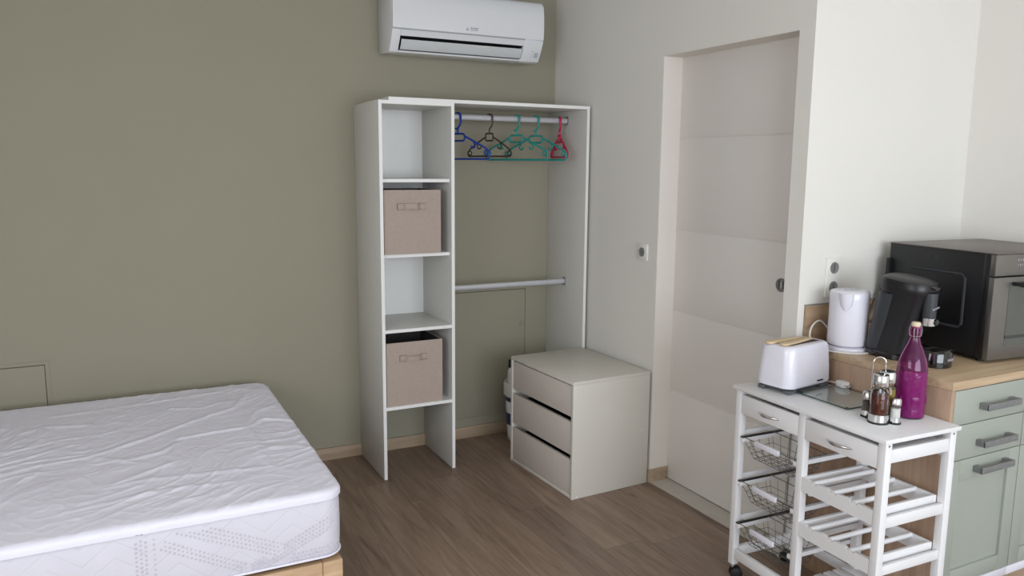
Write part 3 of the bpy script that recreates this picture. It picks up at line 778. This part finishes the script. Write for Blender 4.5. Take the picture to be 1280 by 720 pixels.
for x_ in (.03, ow-.03):
    for y_ in (.05, od-.04): MB().lathe([(0, 0), (.013, 0), (.013, .016), (0, .016)], (x_, y_, 0), 14).build('foot', 'rubber', ov)
MB().box(-.012, .02, od-.012, od+.001, .02, .325, .001).build('rear_bracket', 'black', ov)
c_ = catmull([(.46, -1.90, 1.15), (.437, -1.90, 1.111), (.404, -1.90, 1.031), (.366, -1.90, .975), (.352, -1.90, .955), (.374, -1.90, .944), (.43, -1.90, .945), (.46, -1.91, .90), (.52, -1.92, .8865)], 6)
im = (Matrix.Translation(ov.location) @ Matrix.Rotation(-.10, 4, 'Z')).inverted()
MB().tube([im @ p for p in c_], .0045, 8).build('power_cord', 'grey_cord', ov)

# kettle
kt = thing('electric_kettle', 'white electric kettle on the oak worktop below the double socket', 'kettle', (.120, -2.008, CZ), math.radians(0))
b = MB(); b.lathe([(0, 0), (.075, 0), (.077, .004), (.075, .014), (.067, .017), (0, .018)], seg=40); b.build('power_base', 'white_plastic', kt)
b = MB(); b.lathe([(0, .019), (.063, .019), (.0695, .024), (.071, .04), (.0700, .12), (.0700, .195), (.0705, .212), (.0685, .218), (0, .219)], seg=48)
b.build('kettle_body', 'white_plastic', kt)
b = MB(); b.lathe([(0, .226), (.05, .2255), (.065, .223), (.069, .2190), (.0685, .217)], seg=48)
b.build('lid', 'white_plastic', kt)
vd = Vector((-.80, -.60, 0)).normalized(); side_ = Vector((-.62, -.78, 0)).normalized()
b = MB(); b.box(-.022, .030, -.009, .009, 0, .003, .001, mtx=Matrix.Translation((-.004, -.004, .2252)) @ Matrix.Rotation(-.2, 4, 'Z')); b.build('lid_release', 'pale_grey', kt)
# spout: half-cone on the front left
sp = MB(); sd = Vector((-.86, -.51, 0)).normalized(); sw = Vector((-sd.y, sd.x, 0)); loops = []
for z_, r_, out in ((.150, .004, .069), (.157, .013, .072), (.172, .021, .0765), (.195, .025, .081), (.219, .026, .085)):
    loops.append([tuple(sd*(out-r_*.72+r_*.72*math.cos(a))+sw*r_*math.sin(a)+Vector((0, 0, z_))) for a in [2*PI*k/16 for k in range(16)]])
sp.loft(loops); sp.build('spout', 'white_plastic', kt)
hd = Vector((.97, .05, 0)).normalized()
P = catmull([tuple(hd*o_+Vector((0, 0, z_))) for o_, z_ in ((.064, .208), (.088, .204), (.098, .18), (.094, .10), (.088, .055), (.064, .045))], 5)
MB().tube(P, .011, 10, sx=.8, sy=1.3).build('handle', 'white_plastic', kt)
MB().tube(catmull([(.075, -.025, .008), (.10, -.05, .007), (.105, -.0, .006), (.11, .05, .02), (.09, .08, .055), (.06, .095, .11), (.04, .105, .16)], 6), .003, 8).build('cable', 'white_cord', kt)
kc = MB().tube(catmull([(.042, .100, .03), (-.02, .108, .09), (-.075, .10, .075), (-.098, .085, .03), (-.10, .04, .006), (-.092, -.02, .004), (-.055, -.078, .004), (.0, -.094, .004), (.045, -.090, .004), (.085, -.062, .018), (.098, -.03, .035)], 6), .0032, 8)
kc.build('cable', 'white_cord', kt)

# coffee machine (leaning column, head over round drip tray)
cm = thing('coffee_machine', 'black pod coffee machine with leaning body between kettle and oven', 'coffee machine', (.182, -2.155, CZ), 0)
def ell(cx, cy, ax, ay, z, n=32, p=2.6):
    o = []
    for k in range(n):
        a = 2*PI*k/n; c, s = math.cos(a), math.sin(a)
        o.append((cx+ax*math.copysign(abs(c)**(2/p), c), cy+ay*math.copysign(abs(s)**(2/p), s), z))
    return o
b = MB(); Lp = []
for z_, cy, ay, ax in ((0, .0, .084, .064), (.004, .0, .088, .068), (.02, .0, .088, .068), (.024, .0, .082, .064)): Lp.append(ell(0, cy, ax, ay, z_))
b.loft(Lp); b.build('foot', 'black_gloss', cm)
b = MB(); Lp = []
for z_, cy, ay, ax in ((.022, .002, .084, .066), (.06, -.006, .083, .067), (.12, -.020, .083, .068), (.18, -.035, .085, .070), (.225, -.047, .088, .072), (.24, -.052, .090, .073)): Lp.append(ell(0, cy, ax, ay, z_))
b.loft(Lp); b.build('column', 'black', cm)
# water tank at the back, a little lighter
b = MB(); Lp = []
for z_, cy, ay, ax in ((.03, .030, .060, .0665), (.10, .012, .060, .0685), (.18, -.006, .062, .0712), (.236, -.020, .064, .0735)): Lp.append(ell(0, cy, ax, ay, z_))
b.loft(Lp); b.build('water_tank', 'charcoal', cm)
b = MB(); Lp = []
for z_, cy, ay, ax in ((.238, -.046, .086, .074), (.25, -.050, .092, .077), (.272, -.052, .092, .077), (.286, -.052, .087, .073), (.293, -.050, .072, .060), (.296, -.048, .04, .034)):
    Lp.append([(x_, y_, z_+(y_+.06)*.10) for x_, y_, z_ in ell(0, cy, ax, ay, z_)])
b.loft(Lp); b.build('head', 'black', cm)
b = MB(); b.box(-.016, .016, -.160, -.10, .262, .272, .004); b.build('lid_lever', 'black_gloss', cm)
b = MB(); b.lathe([(0, .145), (.021, .145), (.022, .150), (.024, .250), (0, .252)], (-.006, -.136, 0), 28); b.build('spout_housing', 'charcoal', cm)
b = MB(); b.lathe([(.0225, .138), (.0232, .138), (.0232, .164), (.0222, .164)], (-.006, -.136, 0), 28); b.lathe([(0, .138), (.0232, .138)], (-.006, -.136, 0), 28); b.build('chrome_ring', 'chrome', cm)
b = MB(); b.lathe([(0, .004), (.010, .004), (.011, 0), (.011, -.012)], mtx=frame_mtx((.000, -.1605, .152), (1, 0, 0), (0, 0, 1)), seg=18); b.build('button', 'black_gloss', cm)
b = MB(); b.lathe([(0, 0), (.051, 0), (.055, .003), (.056, .05), (.053, .055), (.046, .053), (0, .052)], (.008, -.160, 0), 44); b.box(-.04, .05, -.14, -.06, 0, .03, .004); b.build('drip_tray', 'black_gloss', cm)
b = MB()
for k in range(9): b.box(-.034+k*.0105, -.0305+k*.0105, -.190, -.130, .053, .056)
b.build('tray_grid', 'chrome', cm)
nx, ny = math.sin(.10), -math.cos(.10)
text('maker_lettering', 'PHILIPS', .0115, frame_mtx((.008+.0562*nx, -.160+.0562*ny, .030), (-ny, nx, 0), (0, 0, 1)), 'pale_grey', cm)
text('product_lettering', 'Senseo', .013, frame_mtx((-.006, -.136-.0236, .200), (1, 0, 0), (-.0, 0, 1)) @ Matrix.Rotation(.25, 4, 'Z'), 'pale_grey', cm)

# ------------------------------------------------------------------ trolley
TX, TY, TA, TZ = -.3275, -2.5403, -.033, .7605
tr = thing('kitchen_trolley', 'white wooden kitchen trolley on castors with wire baskets and bottle racks', 'trolley', (TX, TY, 0), TA)
tw, tl = .335, .667
def tp_(name, *a, m='cart', bev=.0015, par=None): return MB().box(*a, bev).build(name, m, par if par is not None else tr)
tp_('top_board', 0, tw, 0, tl, TZ-.014, TZ, bev=.002)
Z0 = .062; ZT = TZ-.0145
legs = {}
for nm, x0, y0 in (('fr', .012, .008), ('fm', .012, .3235), ('fl', .012, .632), ('br', tw-.037, .008), ('bm', tw-.037, .3235), ('bl', tw-.037, .632)):
    yw = .027; tp_('leg' if nm[1] != 'm' else 'post', x0, x0+.027, y0, y0+yw, Z0 if nm[1] != 'm' else .10, ZT)
# long rails
for x0, x1 in ((.014, .030), (tw-.028, tw-.012)):
    for y0, y1 in ((.0355, .323), (.351, .6315)): tp_('bottom_rail', x0, x1, y0, y1, .090, .128)
tp_('back_rail', tw-.028, tw-.012, .0355, .323, .655, .72); tp_('back_rail', tw-.028, tw-.012, .351, .6315, .655, .72)
# end rails
ex0, ex1 = .0395, tw-.0375
for y0 in (.012, .636):
    for z0, z1 in ((.680, .722), (.090, .128)): tp_('end_rail', ex0, ex1, y0, y0+.018, z0, z1)
for z0, z1 in ((.473, .508), (.320, .350)): tp_('end_rail', ex0, ex1, .012, .024, z0, z1)
b = MB()
for x_ in (.0255, tw-.0235):
    for z_ in (.737,): b.lathe([(0, .0006), (.0035, .0006), (.004, 0)], seg=12, mtx=frame_mtx((x_, .0077, z_), (1, 0, 0), (0, 0, 1)))
b.build('screw', 'steel', tr)
# drawers
for y0, y1 in ((.0365, .3220), (.3520, .6305)):
    d = tp_('drawer', .013, .027, y0, y1, .660, .730)
    b = MB(); b.box(.027, .285, y0+.010, y0+.020, .665, .715).box(.027, .285, y1-.020, y1-.010, .665, .715).box(.275, .285, y0+.02, y1-.02, .665, .715).box(.027, .285, y0+.02, y1-.02, .665, .669)
    b.build('drawer_box', 'cart', d)
    ym = (y0+y1)/2; b = MB()
    b.tube([(.013-.020*math.sin(PI*k/10)**.8 if 0 < k < 10 else .014, ym-.050+.010*k, .690) for k in range(11)], [.0022+.0012*math.sin(PI*k/10) for k in range(11)], 8, sx=1.3)
    b.build('handle', 'chrome', d)
# runners and baskets
for z_ in (.572, .402, .236):
    for y0, y1, s_ in ((.613, .6315, 1), (.3510, .3680, -1)):
        tp_('runner', .014, tw-.012, y0, y1, z_-.020, z_-.004)
        if s_ > 0: tp_('end_rail', .0395, tw-.0375, .640, .650, z_-.004, z_+.016)
        if s_ > 0: tp_('runner_strip', .014, tw-.012, y0+.002, y1-.002, z_-.0038, z_-.0008, m='runner', bev=0)
    bk_ = MB(); Rw = .0011; ya, yb, xa, xb, dep = .360, .622, .016, .160, .078
    zi = z_+.0012
    yia, yib, xia, xib = ya+.035, yb-.035, xa+.030, xb-.015
    bk_.tube([(xa, ya, zi), (xb, ya, zi), (xb, yb, zi), (xa, yb, zi)], .0018, 6, closed=True)
    bk_.tube([(xia, yia, zi-dep), (xib, yia, zi-dep), (xib, yib, zi-dep), (xia, yib, zi-dep)], .0013, 6, closed=True)
    for fr_ in (.5, .76):
        l = lambda a, c: a+(c-a)*fr_
        bk_.tube([(l(xa, xia), l(ya, yia), zi-dep*fr_), (l(xb, xib), l(ya, yia), zi-dep*fr_), (l(xb, xib), l(yb, yib), zi-dep*fr_), (l(xa, xia), l(yb, yib), zi-dep*fr_)], Rw, 6, closed=True)
    for k in range(7):
        t_ = k/6; y1 = ya+(yb-ya)*t_; y2 = yia+(yib-yia)*t_
        bk_.tube([(xa, y1, zi), (xia, y2, zi-dep), (xib, y2, zi-dep), (xb, y1, zi)], Rw, 6)
        x1 = xa+(xb-xa)*t_; x2 = xia+(xib-xia)*t_
        if k in (1, 3, 5): bk_.tube([(x1, ya, zi), (x2, yia, zi-dep), (x2, yib, zi-dep), (x1, yb, zi)], Rw, 6)
    bo = bk_.build('wire_basket', 'wire', tr)
    MB().box(.006, .017, .430, .548, zi-.012, zi+.008, .003).build('grip', 'white_plastic', bo)
# bottle racks
for zt in (.525, .366):
    zb_ = zt-.046
    def scal():
        y0, y1 = .0362, .3228; pts = [(y0, zb_), (y1, zb_), (y1, zt+.002)]
        for yc in (.272, .190, .108):
            pts += [(yc+.020, zt+.002), (yc+.014, zt-.002), (yc+.009, zt-.008), (yc, zt-.0105), (yc-.009, zt-.008), (yc-.014, zt-.002), (yc-.020, zt+.002)]
        return pts+[(y0, zt+.002)]
    rk = MB().prism(scal(), 'x', .013, .025).build('bottle_rack', 'cart', tr)
    MB().box(.285, .297, .0362, .3228, zb_, zt+.002, .001).build('rack_back', 'cart', rk)
    MB().box(.0255, .2845, .0362, .048, zb_+.004, zt+.004, .001).build('rack_side', 'cart', rk)
    MB().box(.0255, .2845, .3095, .3228, zb_+.004, zt+.004, .001).build('rack_side', 'cart', rk)
    for yc in (.272, .190, .108):
        MB().cyl((.0145, yc, zt-.003), (.290, yc, zt-.003), .0085, 14).build('dowel', 'cart', rk)
    for y0 in (.0355, .306): tp_('rack_support', .0395, tw-.0375, y0+.0007, y0+.012, zb_-.020, zb_-.0005)
for k in range(6): tp_('shelf_slat', .033+k*.045, .068+k*.045, .030, .345, .130, .139)
# castors
for x_, y_, a in ((.0255, .0215, .6), (.0255, .6455, -.5), (tw-.0235, .0215, 2.2), (tw-.0235, .6455, 2.0)):
    c_ = MB(); c_.lathe([(0, .062), (.0135, .062), (.0135, .056), (.006, .056), (.006, .046), (0, .046)], (x_, y_, 0), 16, m='chrome')
    co = c_.build('castor', 'chrome', tr)
    mt = Matrix.Translation((x_+.012*math.cos(a), y_+.012*math.sin(a), .024)) @ Matrix.Rotation(a, 4, 'Z') @ Matrix.Rotation(PI/2, 4, 'X')
    wv = MB()
    for s_ in (-1, 1): wv.lathe([(0, s_*.004), (.023, s_*.004), (.024, s_*.007), (.023, s_*.016), (.018, s_*.019), (0, s_*.019)], seg=26, mtx=mt)
    wv.build('wheel', 'rubber', co)
    hv = MB(); hv.lathe([(0, -.005), (.012, -.005), (.012, .005), (0, .005)], seg=16, mtx=mt)
    hv.tube([(x_, y_, .05), (x_+.012*math.cos(a), y_+.012*math.sin(a), .024)], .006, 8); hv.build('fork', 'black', co)

# ------------------------------------------------------------------ on the trolley
def on_tr(x, y):
    v = Matrix.Rotation(TA, 3, 'Z') @ Vector((x-TX, y-TY, 0)); return (v.x, v.y)
# toaster
ts = thing('toaster', 'white two-slot toaster with grey base on the left end of the trolley top', 'toaster', (-.122, -1.988, TZ), .14)
b = MB(); Lp = []
def rr3(hx, hy, r, z, n=8): return [(x_, y_, z) for x_, y_ in rrect(-hx, hx, -hy, hy, r, n)]
for z_, hx, hy, r_ in ((.018, .120, .070, .035), (.021, .126, .074, .036), (.03, .129, .077, .037), (.08, .127, .075, .037), (.14, .123, .071, .037), (.155, .121, .069, .037), (.163, .118, .066, .036), (.1675, .111, .060, .033), (.1685, .10, .05, .03)): Lp.append(rr3(hx, hy, r_, z_))
b.loft(Lp); to = b.build('toaster_housing', 'white_plastic', ts)
b = MB(); Lp = []
for z_, hx, hy, r_ in ((.010, .112, .062, .03), (.019, .122, .071, .036)): Lp.append(rr3(hx, hy, r_, z_))
b.loft(Lp)
b.build('base', 'grey_base', ts)
for x_ in (-.094, .094):
    for y_ in (-.053, .053): MB().box(x_-.024, x_+.024, y_-.014, y_+.014, 0, .0135, .003).build('foot', 'grey_base', ts)
for y_ in (-.026, .026): MB().box(-.085, .085, y_-.013, y_+.013, .160, .1695, .002).build('slot', 'slot_dark', ts)
MB().box(.124, .137, -.012, .012, .06, .072, .003).build('lever', 'grey_base', ts)
b = MB()
for k in range(7): b.box(.030+k*.0052, .0342+k*.0052, -.0776, -.074, .031, .0365+(.001 if k in (0, 3) else 0), .0003)
b.build('maker_print', 'slot_dark', ts)
tcb = MB().tube(catmull([(.124, .03, .03), (.142, .02, .012), (.143, -.03, .008), (.136, -.07, .012), (.124, -.098, .016)], 6), .003, 8)
tcb.build('cable', 'white_cord', ts)
b = MB(); mt = Matrix.Translation((.122, -.120, .018)) @ Matrix.Rotation(-.35, 4, 'Z')
b.box(-.017, .017, -.022, .020, -.012, .012, .006, mtx=mt, m='white_cord')
for s_ in (-.009, .009): b.tube([mt @ Vector((s_, -.020, 0)), mt @ Vector((s_, -.040, 0))], .0022, 8, m='chrome')
b.build('plug', 'white_cord', ts)
# tongs
tg = thing('wooden_tongs', 'pair of pale wooden toast tongs lying across the toaster top', 'tongs', (-.145, -1.990, TZ+.1700), .14)
b = MB(); outl = [(-.100, .0), (-.096, .012), (-.086, .016), (-.03, .016), (.05, .012), (.085, .008), (.085, -.003), (.05, -.008), (-.03, -.014), (-.086, -.0145), (-.096, -.011)]
b.prism(outl, 'z', 0, .008, bev=.0015, mtx=Matrix.Translation((.012, -.018, .0)) @ Matrix.Rotation(.05, 4, 'Z')); b.build('tong_arm', 'tongs', tg)
b = MB(); b.prism([(x_, -y_) for x_, y_ in outl], 'z', 0, .008, bev=.0015, mtx=Matrix.Translation((-.006, .022, .0)) @ Matrix.Rotation(-.08, 4, 'Z')); b.build('tong_arm', 'tongs', tg)
# glass board
gb = thing('glass_board', 'clear tempered glass chopping board in front of the toaster', 'chopping board', (-.188, -2.284, TZ), -.02)
b = MB(); ol = rrect(0, .212, 0, .225, .006, 3)
b.prism(ol, 'z', .003, .007, m='board'); b.build('glass_plate', 'board', gb)
b = MB(); b.tube([(x_, y_, .005) for x_, y_ in ol], .0019, 6, closed=True); b.build('ground_edge', 'board_edge', gb)
for x_ in (.012, .20):
    for y_ in (.012, .213): MB().lathe([(0, 0), (.006, 0), (.006, .003), (0, .003)], (x_, y_, 0), 12).build('rubber_foot', 'glass', gb)
# swing-top bottle
bo = thing('swing_top_bottle', 'tall magenta glass swing-top bottle at the right end of the trolley top', 'bottle', (-.052, -2.408, TZ))
prof = [(.040, .0), (.0445, .003), (.0455, .01), (.0455, .155), (.044, .17), (.040, .188), (.034, .206), (.027, .224), (.020, .240), (.0155, .254), (.0145, .264), (.0155, .268), (.0165, .274), (.0165, .284), (.0150, .288), (.0150, .296)]
inn = [(max(.001, r_-.0028), z_) for r_, z_ in prof if z_ >= .004]
b = MB(); b.lathe([(0, 0)]+prof[:]+[(.0118, .296)]+inn[::-1][1:]+[(0, .0045)], seg=48, m='purple')
b.build('glass_bottle', 'purple', bo)
# moulded relief: window panels and beads low on the glass
b = MB(); random.seed(3)
vdir = math.atan2(-.62, -.78)
b.lathe([(.0450, .006), (.0461, .010), (.0463, .08), (.0461, .150), (.0450, .158)], seg=48)
for a_, z_, hh in ((vdir+.30, .058, .016), (vdir+.30, .022, .010), (vdir-.8, .06, .014), (vdir+1.4, .06, .014)):
    c = Vector((.0458*math.cos(a_), .0458*math.sin(a_), z_))
    b.box(-.010, .010, -hh, hh, -.001, .0018, .0008, mtx=frame_mtx(c, (-math.sin(a_), math.cos(a_), 0), (0, 0, 1)))
b.build('moulded_relief', 'bead', bo)
b = MB(); b.lathe([(0, .290), (.0115, .290), (.0125, .297), (.0135, .299), (.0138, .307), (.012, .3095), (0, .310)], seg=28); b.build('stopper', 'cork', bo)
b = MB(); ra = vdir+PI/2; ux, uy = math.cos(ra), math.sin(ra); fx, fy = math.cos(vdir), math.sin(vdir)
b.tube([(.0162*math.cos(2*PI*k/24), .0162*math.sin(2*PI*k/24), .266) for k in range(24)], .0009, 6, closed=True)
for s_ in (-1, 1): b.tube([(ux*s_*.0165, uy*s_*.0165, .266), (ux*s_*.0185, uy*s_*.0185, .285), (ux*s_*.0145, uy*s_*.0145, .303), (0, 0, .303)], .0009, 6)
b.tube([(ux*-.005+fx*.018, uy*-.005+fy*.018, .292), (ux*-.004+fx*.018, uy*-.004+fy*.018, .262), (ux*.0+fx*.0175, uy*.0+fy*.0175, .256), (ux*.004+fx*.018, uy*.004+fy*.018, .262), (ux*.005+fx*.018, uy*.005+fy*.018, .292)], .0011, 6)
b.build('wire_bail', 'chrome', bo)
# cruet rack
cr = thing('cruet_rack', 'chrome condiment rack with tall wire handle beside the magenta bottle', 'condiment rack', (-.183, -2.385, TZ))
def C(x, y): return (x+.183, y+2.385)
B1, B2, S1, S2 = C(-.199, -2.410), C(-.142, -2.391), C(-.161, -2.440), C(-.180, -2.352)
b = MB()
for (x_, y_), r_ in ((B1, .0315), (B2, .0315), (S1, .0185), (S2, .0185)): b.lathe([(0, 0), (r_, 0), (r_, .006), (0, .006)], (x_, y_, 0), 32)
b.box(-.02, .035, -.03, .02, 0, .0058); b.build('rubber_base', 'rubber', cr)
b = MB()
for (x_, y_), r_, hh in ((B1, .0302, .030), (B2, .0302, .030), (S1, .0172, .022), (S2, .0172, .022)):
    b.lathe([(0, .0062), (r_, .0062), (r_, hh), (r_-.0012, hh), (r_-.0012, .0085), (0, .0085)], (x_, y_, 0), 36)
b.build('holder_cups', 'chrome', cr)
b = MB(); hx, hy = .012, .0096; ax_ = Vector((.78, -.62, 0)); w_ = .019
P = [ax_*-w_+Vector((.012, .0, .008)), ax_*-w_+Vector((.012, 0, .17))]
pc = Vector((.012, .006, 0)); P = [pc-ax_*w_+Vector((0, 0, .008)), pc-ax_*w_+Vector((0, 0, .182))]+[pc+ax_*(w_*math.cos(a))+Vector((0, 0, .182+w_*math.sin(a))) for a in [PI-.3*k for k in range(1, 10)]]+[pc+ax_*w_+Vector((0, 0, .182)), pc+ax_*w_+Vector((0, 0, .008))]
b.tube(P, .0019, 8); b.build('wire_handle', 'chrome', cr)
def cruet(pos, liquid, lvl, label):
    t = thing('cruet_bottle', label, 'cruet', (pos[0]-.183, pos[1]-2.385, TZ+.009), 0, 'oil and vinegar bottles in the chrome rack')
    MB().lathe([(0, 0), (.0268, 0), (.0276, .003), (.0276, .095), (.025, .101), (.022, .104), (.022, .118), (.0205, .118), (.0205, .105), (.0255, .096), (.0255, .0035), (0, .003)], seg=36).build('glass_body', 'glass', t)
    MB().lathe([(0, .004), (.0252, .004), (.0252, lvl), (0, lvl)], seg=36).build('liquid', liquid, t)
    MB().lathe([(.0225, .112), (.0245, .112), (.025, .116), (.0245, .142), (.022, .146), (0, .150)], seg=36).build('pourer_cap', 'chrome', t)
    MB().cyl((.0, .0, .1), (.0, .0, .02), .003, 8).build('pour_tube', 'white_plastic', t)
cruet(B1, 'vinegar', .088, 'glass cruet of dark brown vinegar in the chrome rack, nearest the camera')
cruet(B2, 'oil', .092, 'glass cruet of yellow oil in the chrome rack, next to the magenta bottle')
def shaker_(pos, fill, label):
    t = thing('spice_shaker', label, 'shaker', (pos[0]-.183, pos[1]-2.385, TZ+.009), 0, 'salt and pepper shakers in the chrome rack')
    MB().lathe([(0, 0), (.0145, 0), (.0155, .002), (.0155, .055), (.0145, .055), (.0145, .003), (0, .0025)], seg=28).build('glass_body', 'glass', t)
    MB().lathe([(0, .0035), (.0142, .0035), (.0142, .042), (0, .044)], seg=28).build('filling', fill, t)
    MB().lathe([(.0150, .052), (.0165, .052), (.0165, .069), (.013, .074), (0, .076)], seg=28).build('shaker_cap', 'chrome', t)
shaker_(S1, 'salt', 'small glass salt shaker in the chrome rack, in front of the oil')
shaker_(S2, 'pepper', 'small shaker in the chrome rack, half hidden behind the brown vinegar cruet')

# ------------------------------------------------------------------ light
wd_ = bpy.data.worlds.new('daylight'); scene.world = wd_; wd_.use_nodes = True
bg = wd_.node_tree.nodes['Background']; bg.inputs['Color'].default_value = (.80, .90, 1, 1); bg.inputs['Strength'].default_value = 1.2
def area(name, loc, rot, sx, sy, power, col):
    l = bpy.data.lights.new(name, 'AREA'); l.shape = 'RECTANGLE'; l.size = sx; l.size_y = sy; l.energy = power; l.color = col
    o = bpy.data.objects.new(name, l); COL.objects.link(o); o.location = loc; o.rotation_euler = rot; return o
area('window_daylight', ((WX0+WX1)/2, YF-.02, (WZ0+WZ1)/2), (PI/2, 0, 0), WX1-WX0-.2, WZ1-WZ0-.15, 116, (.86, .92, 1))
area('added_side_daylight', (XL-.02, (LY0+LY1)/2, (LZ0+LZ1)/2), (0, -PI/2, 0), LZ1-LZ0-.1, LY1-LY0-.1, 26, (.97, .98, 1))  # added light for the unseen left window, lifts bed top and left-facing sides

# ------------------------------------------------------------------ camera
cam = bpy.data.cameras.new('camera'); co = bpy.data.objects.new('camera', cam); COL.objects.link(co)
yaw, pit, rol = .4733, -.152, .0082
fw = Vector((math.sin(yaw)*math.cos(pit), math.cos(yaw)*math.cos(pit), math.sin(pit)))
r = Vector((math.cos(yaw), -math.sin(yaw), 0)); u = r.cross(fw)
r2 = r*math.cos(rol)+u*math.sin(rol); u2 = -r*math.sin(rol)+u*math.cos(rol)
mw = Matrix((r2, u2, -fw)).transposed().to_4x4(); mw.translation = Vector((-2.3249, -4.0196, 1.5476))
co.matrix_world = mw
cam.sensor_width = 36; cam.lens = 987.18/1280*36; cam.clip_start = .05
scene.camera = co
vs = scene.view_settings
vs.view_transform = 'Standard'; vs.look = 'None'; vs.gamma = 1; vs.use_curve_mapping = False; vs.exposure = .0
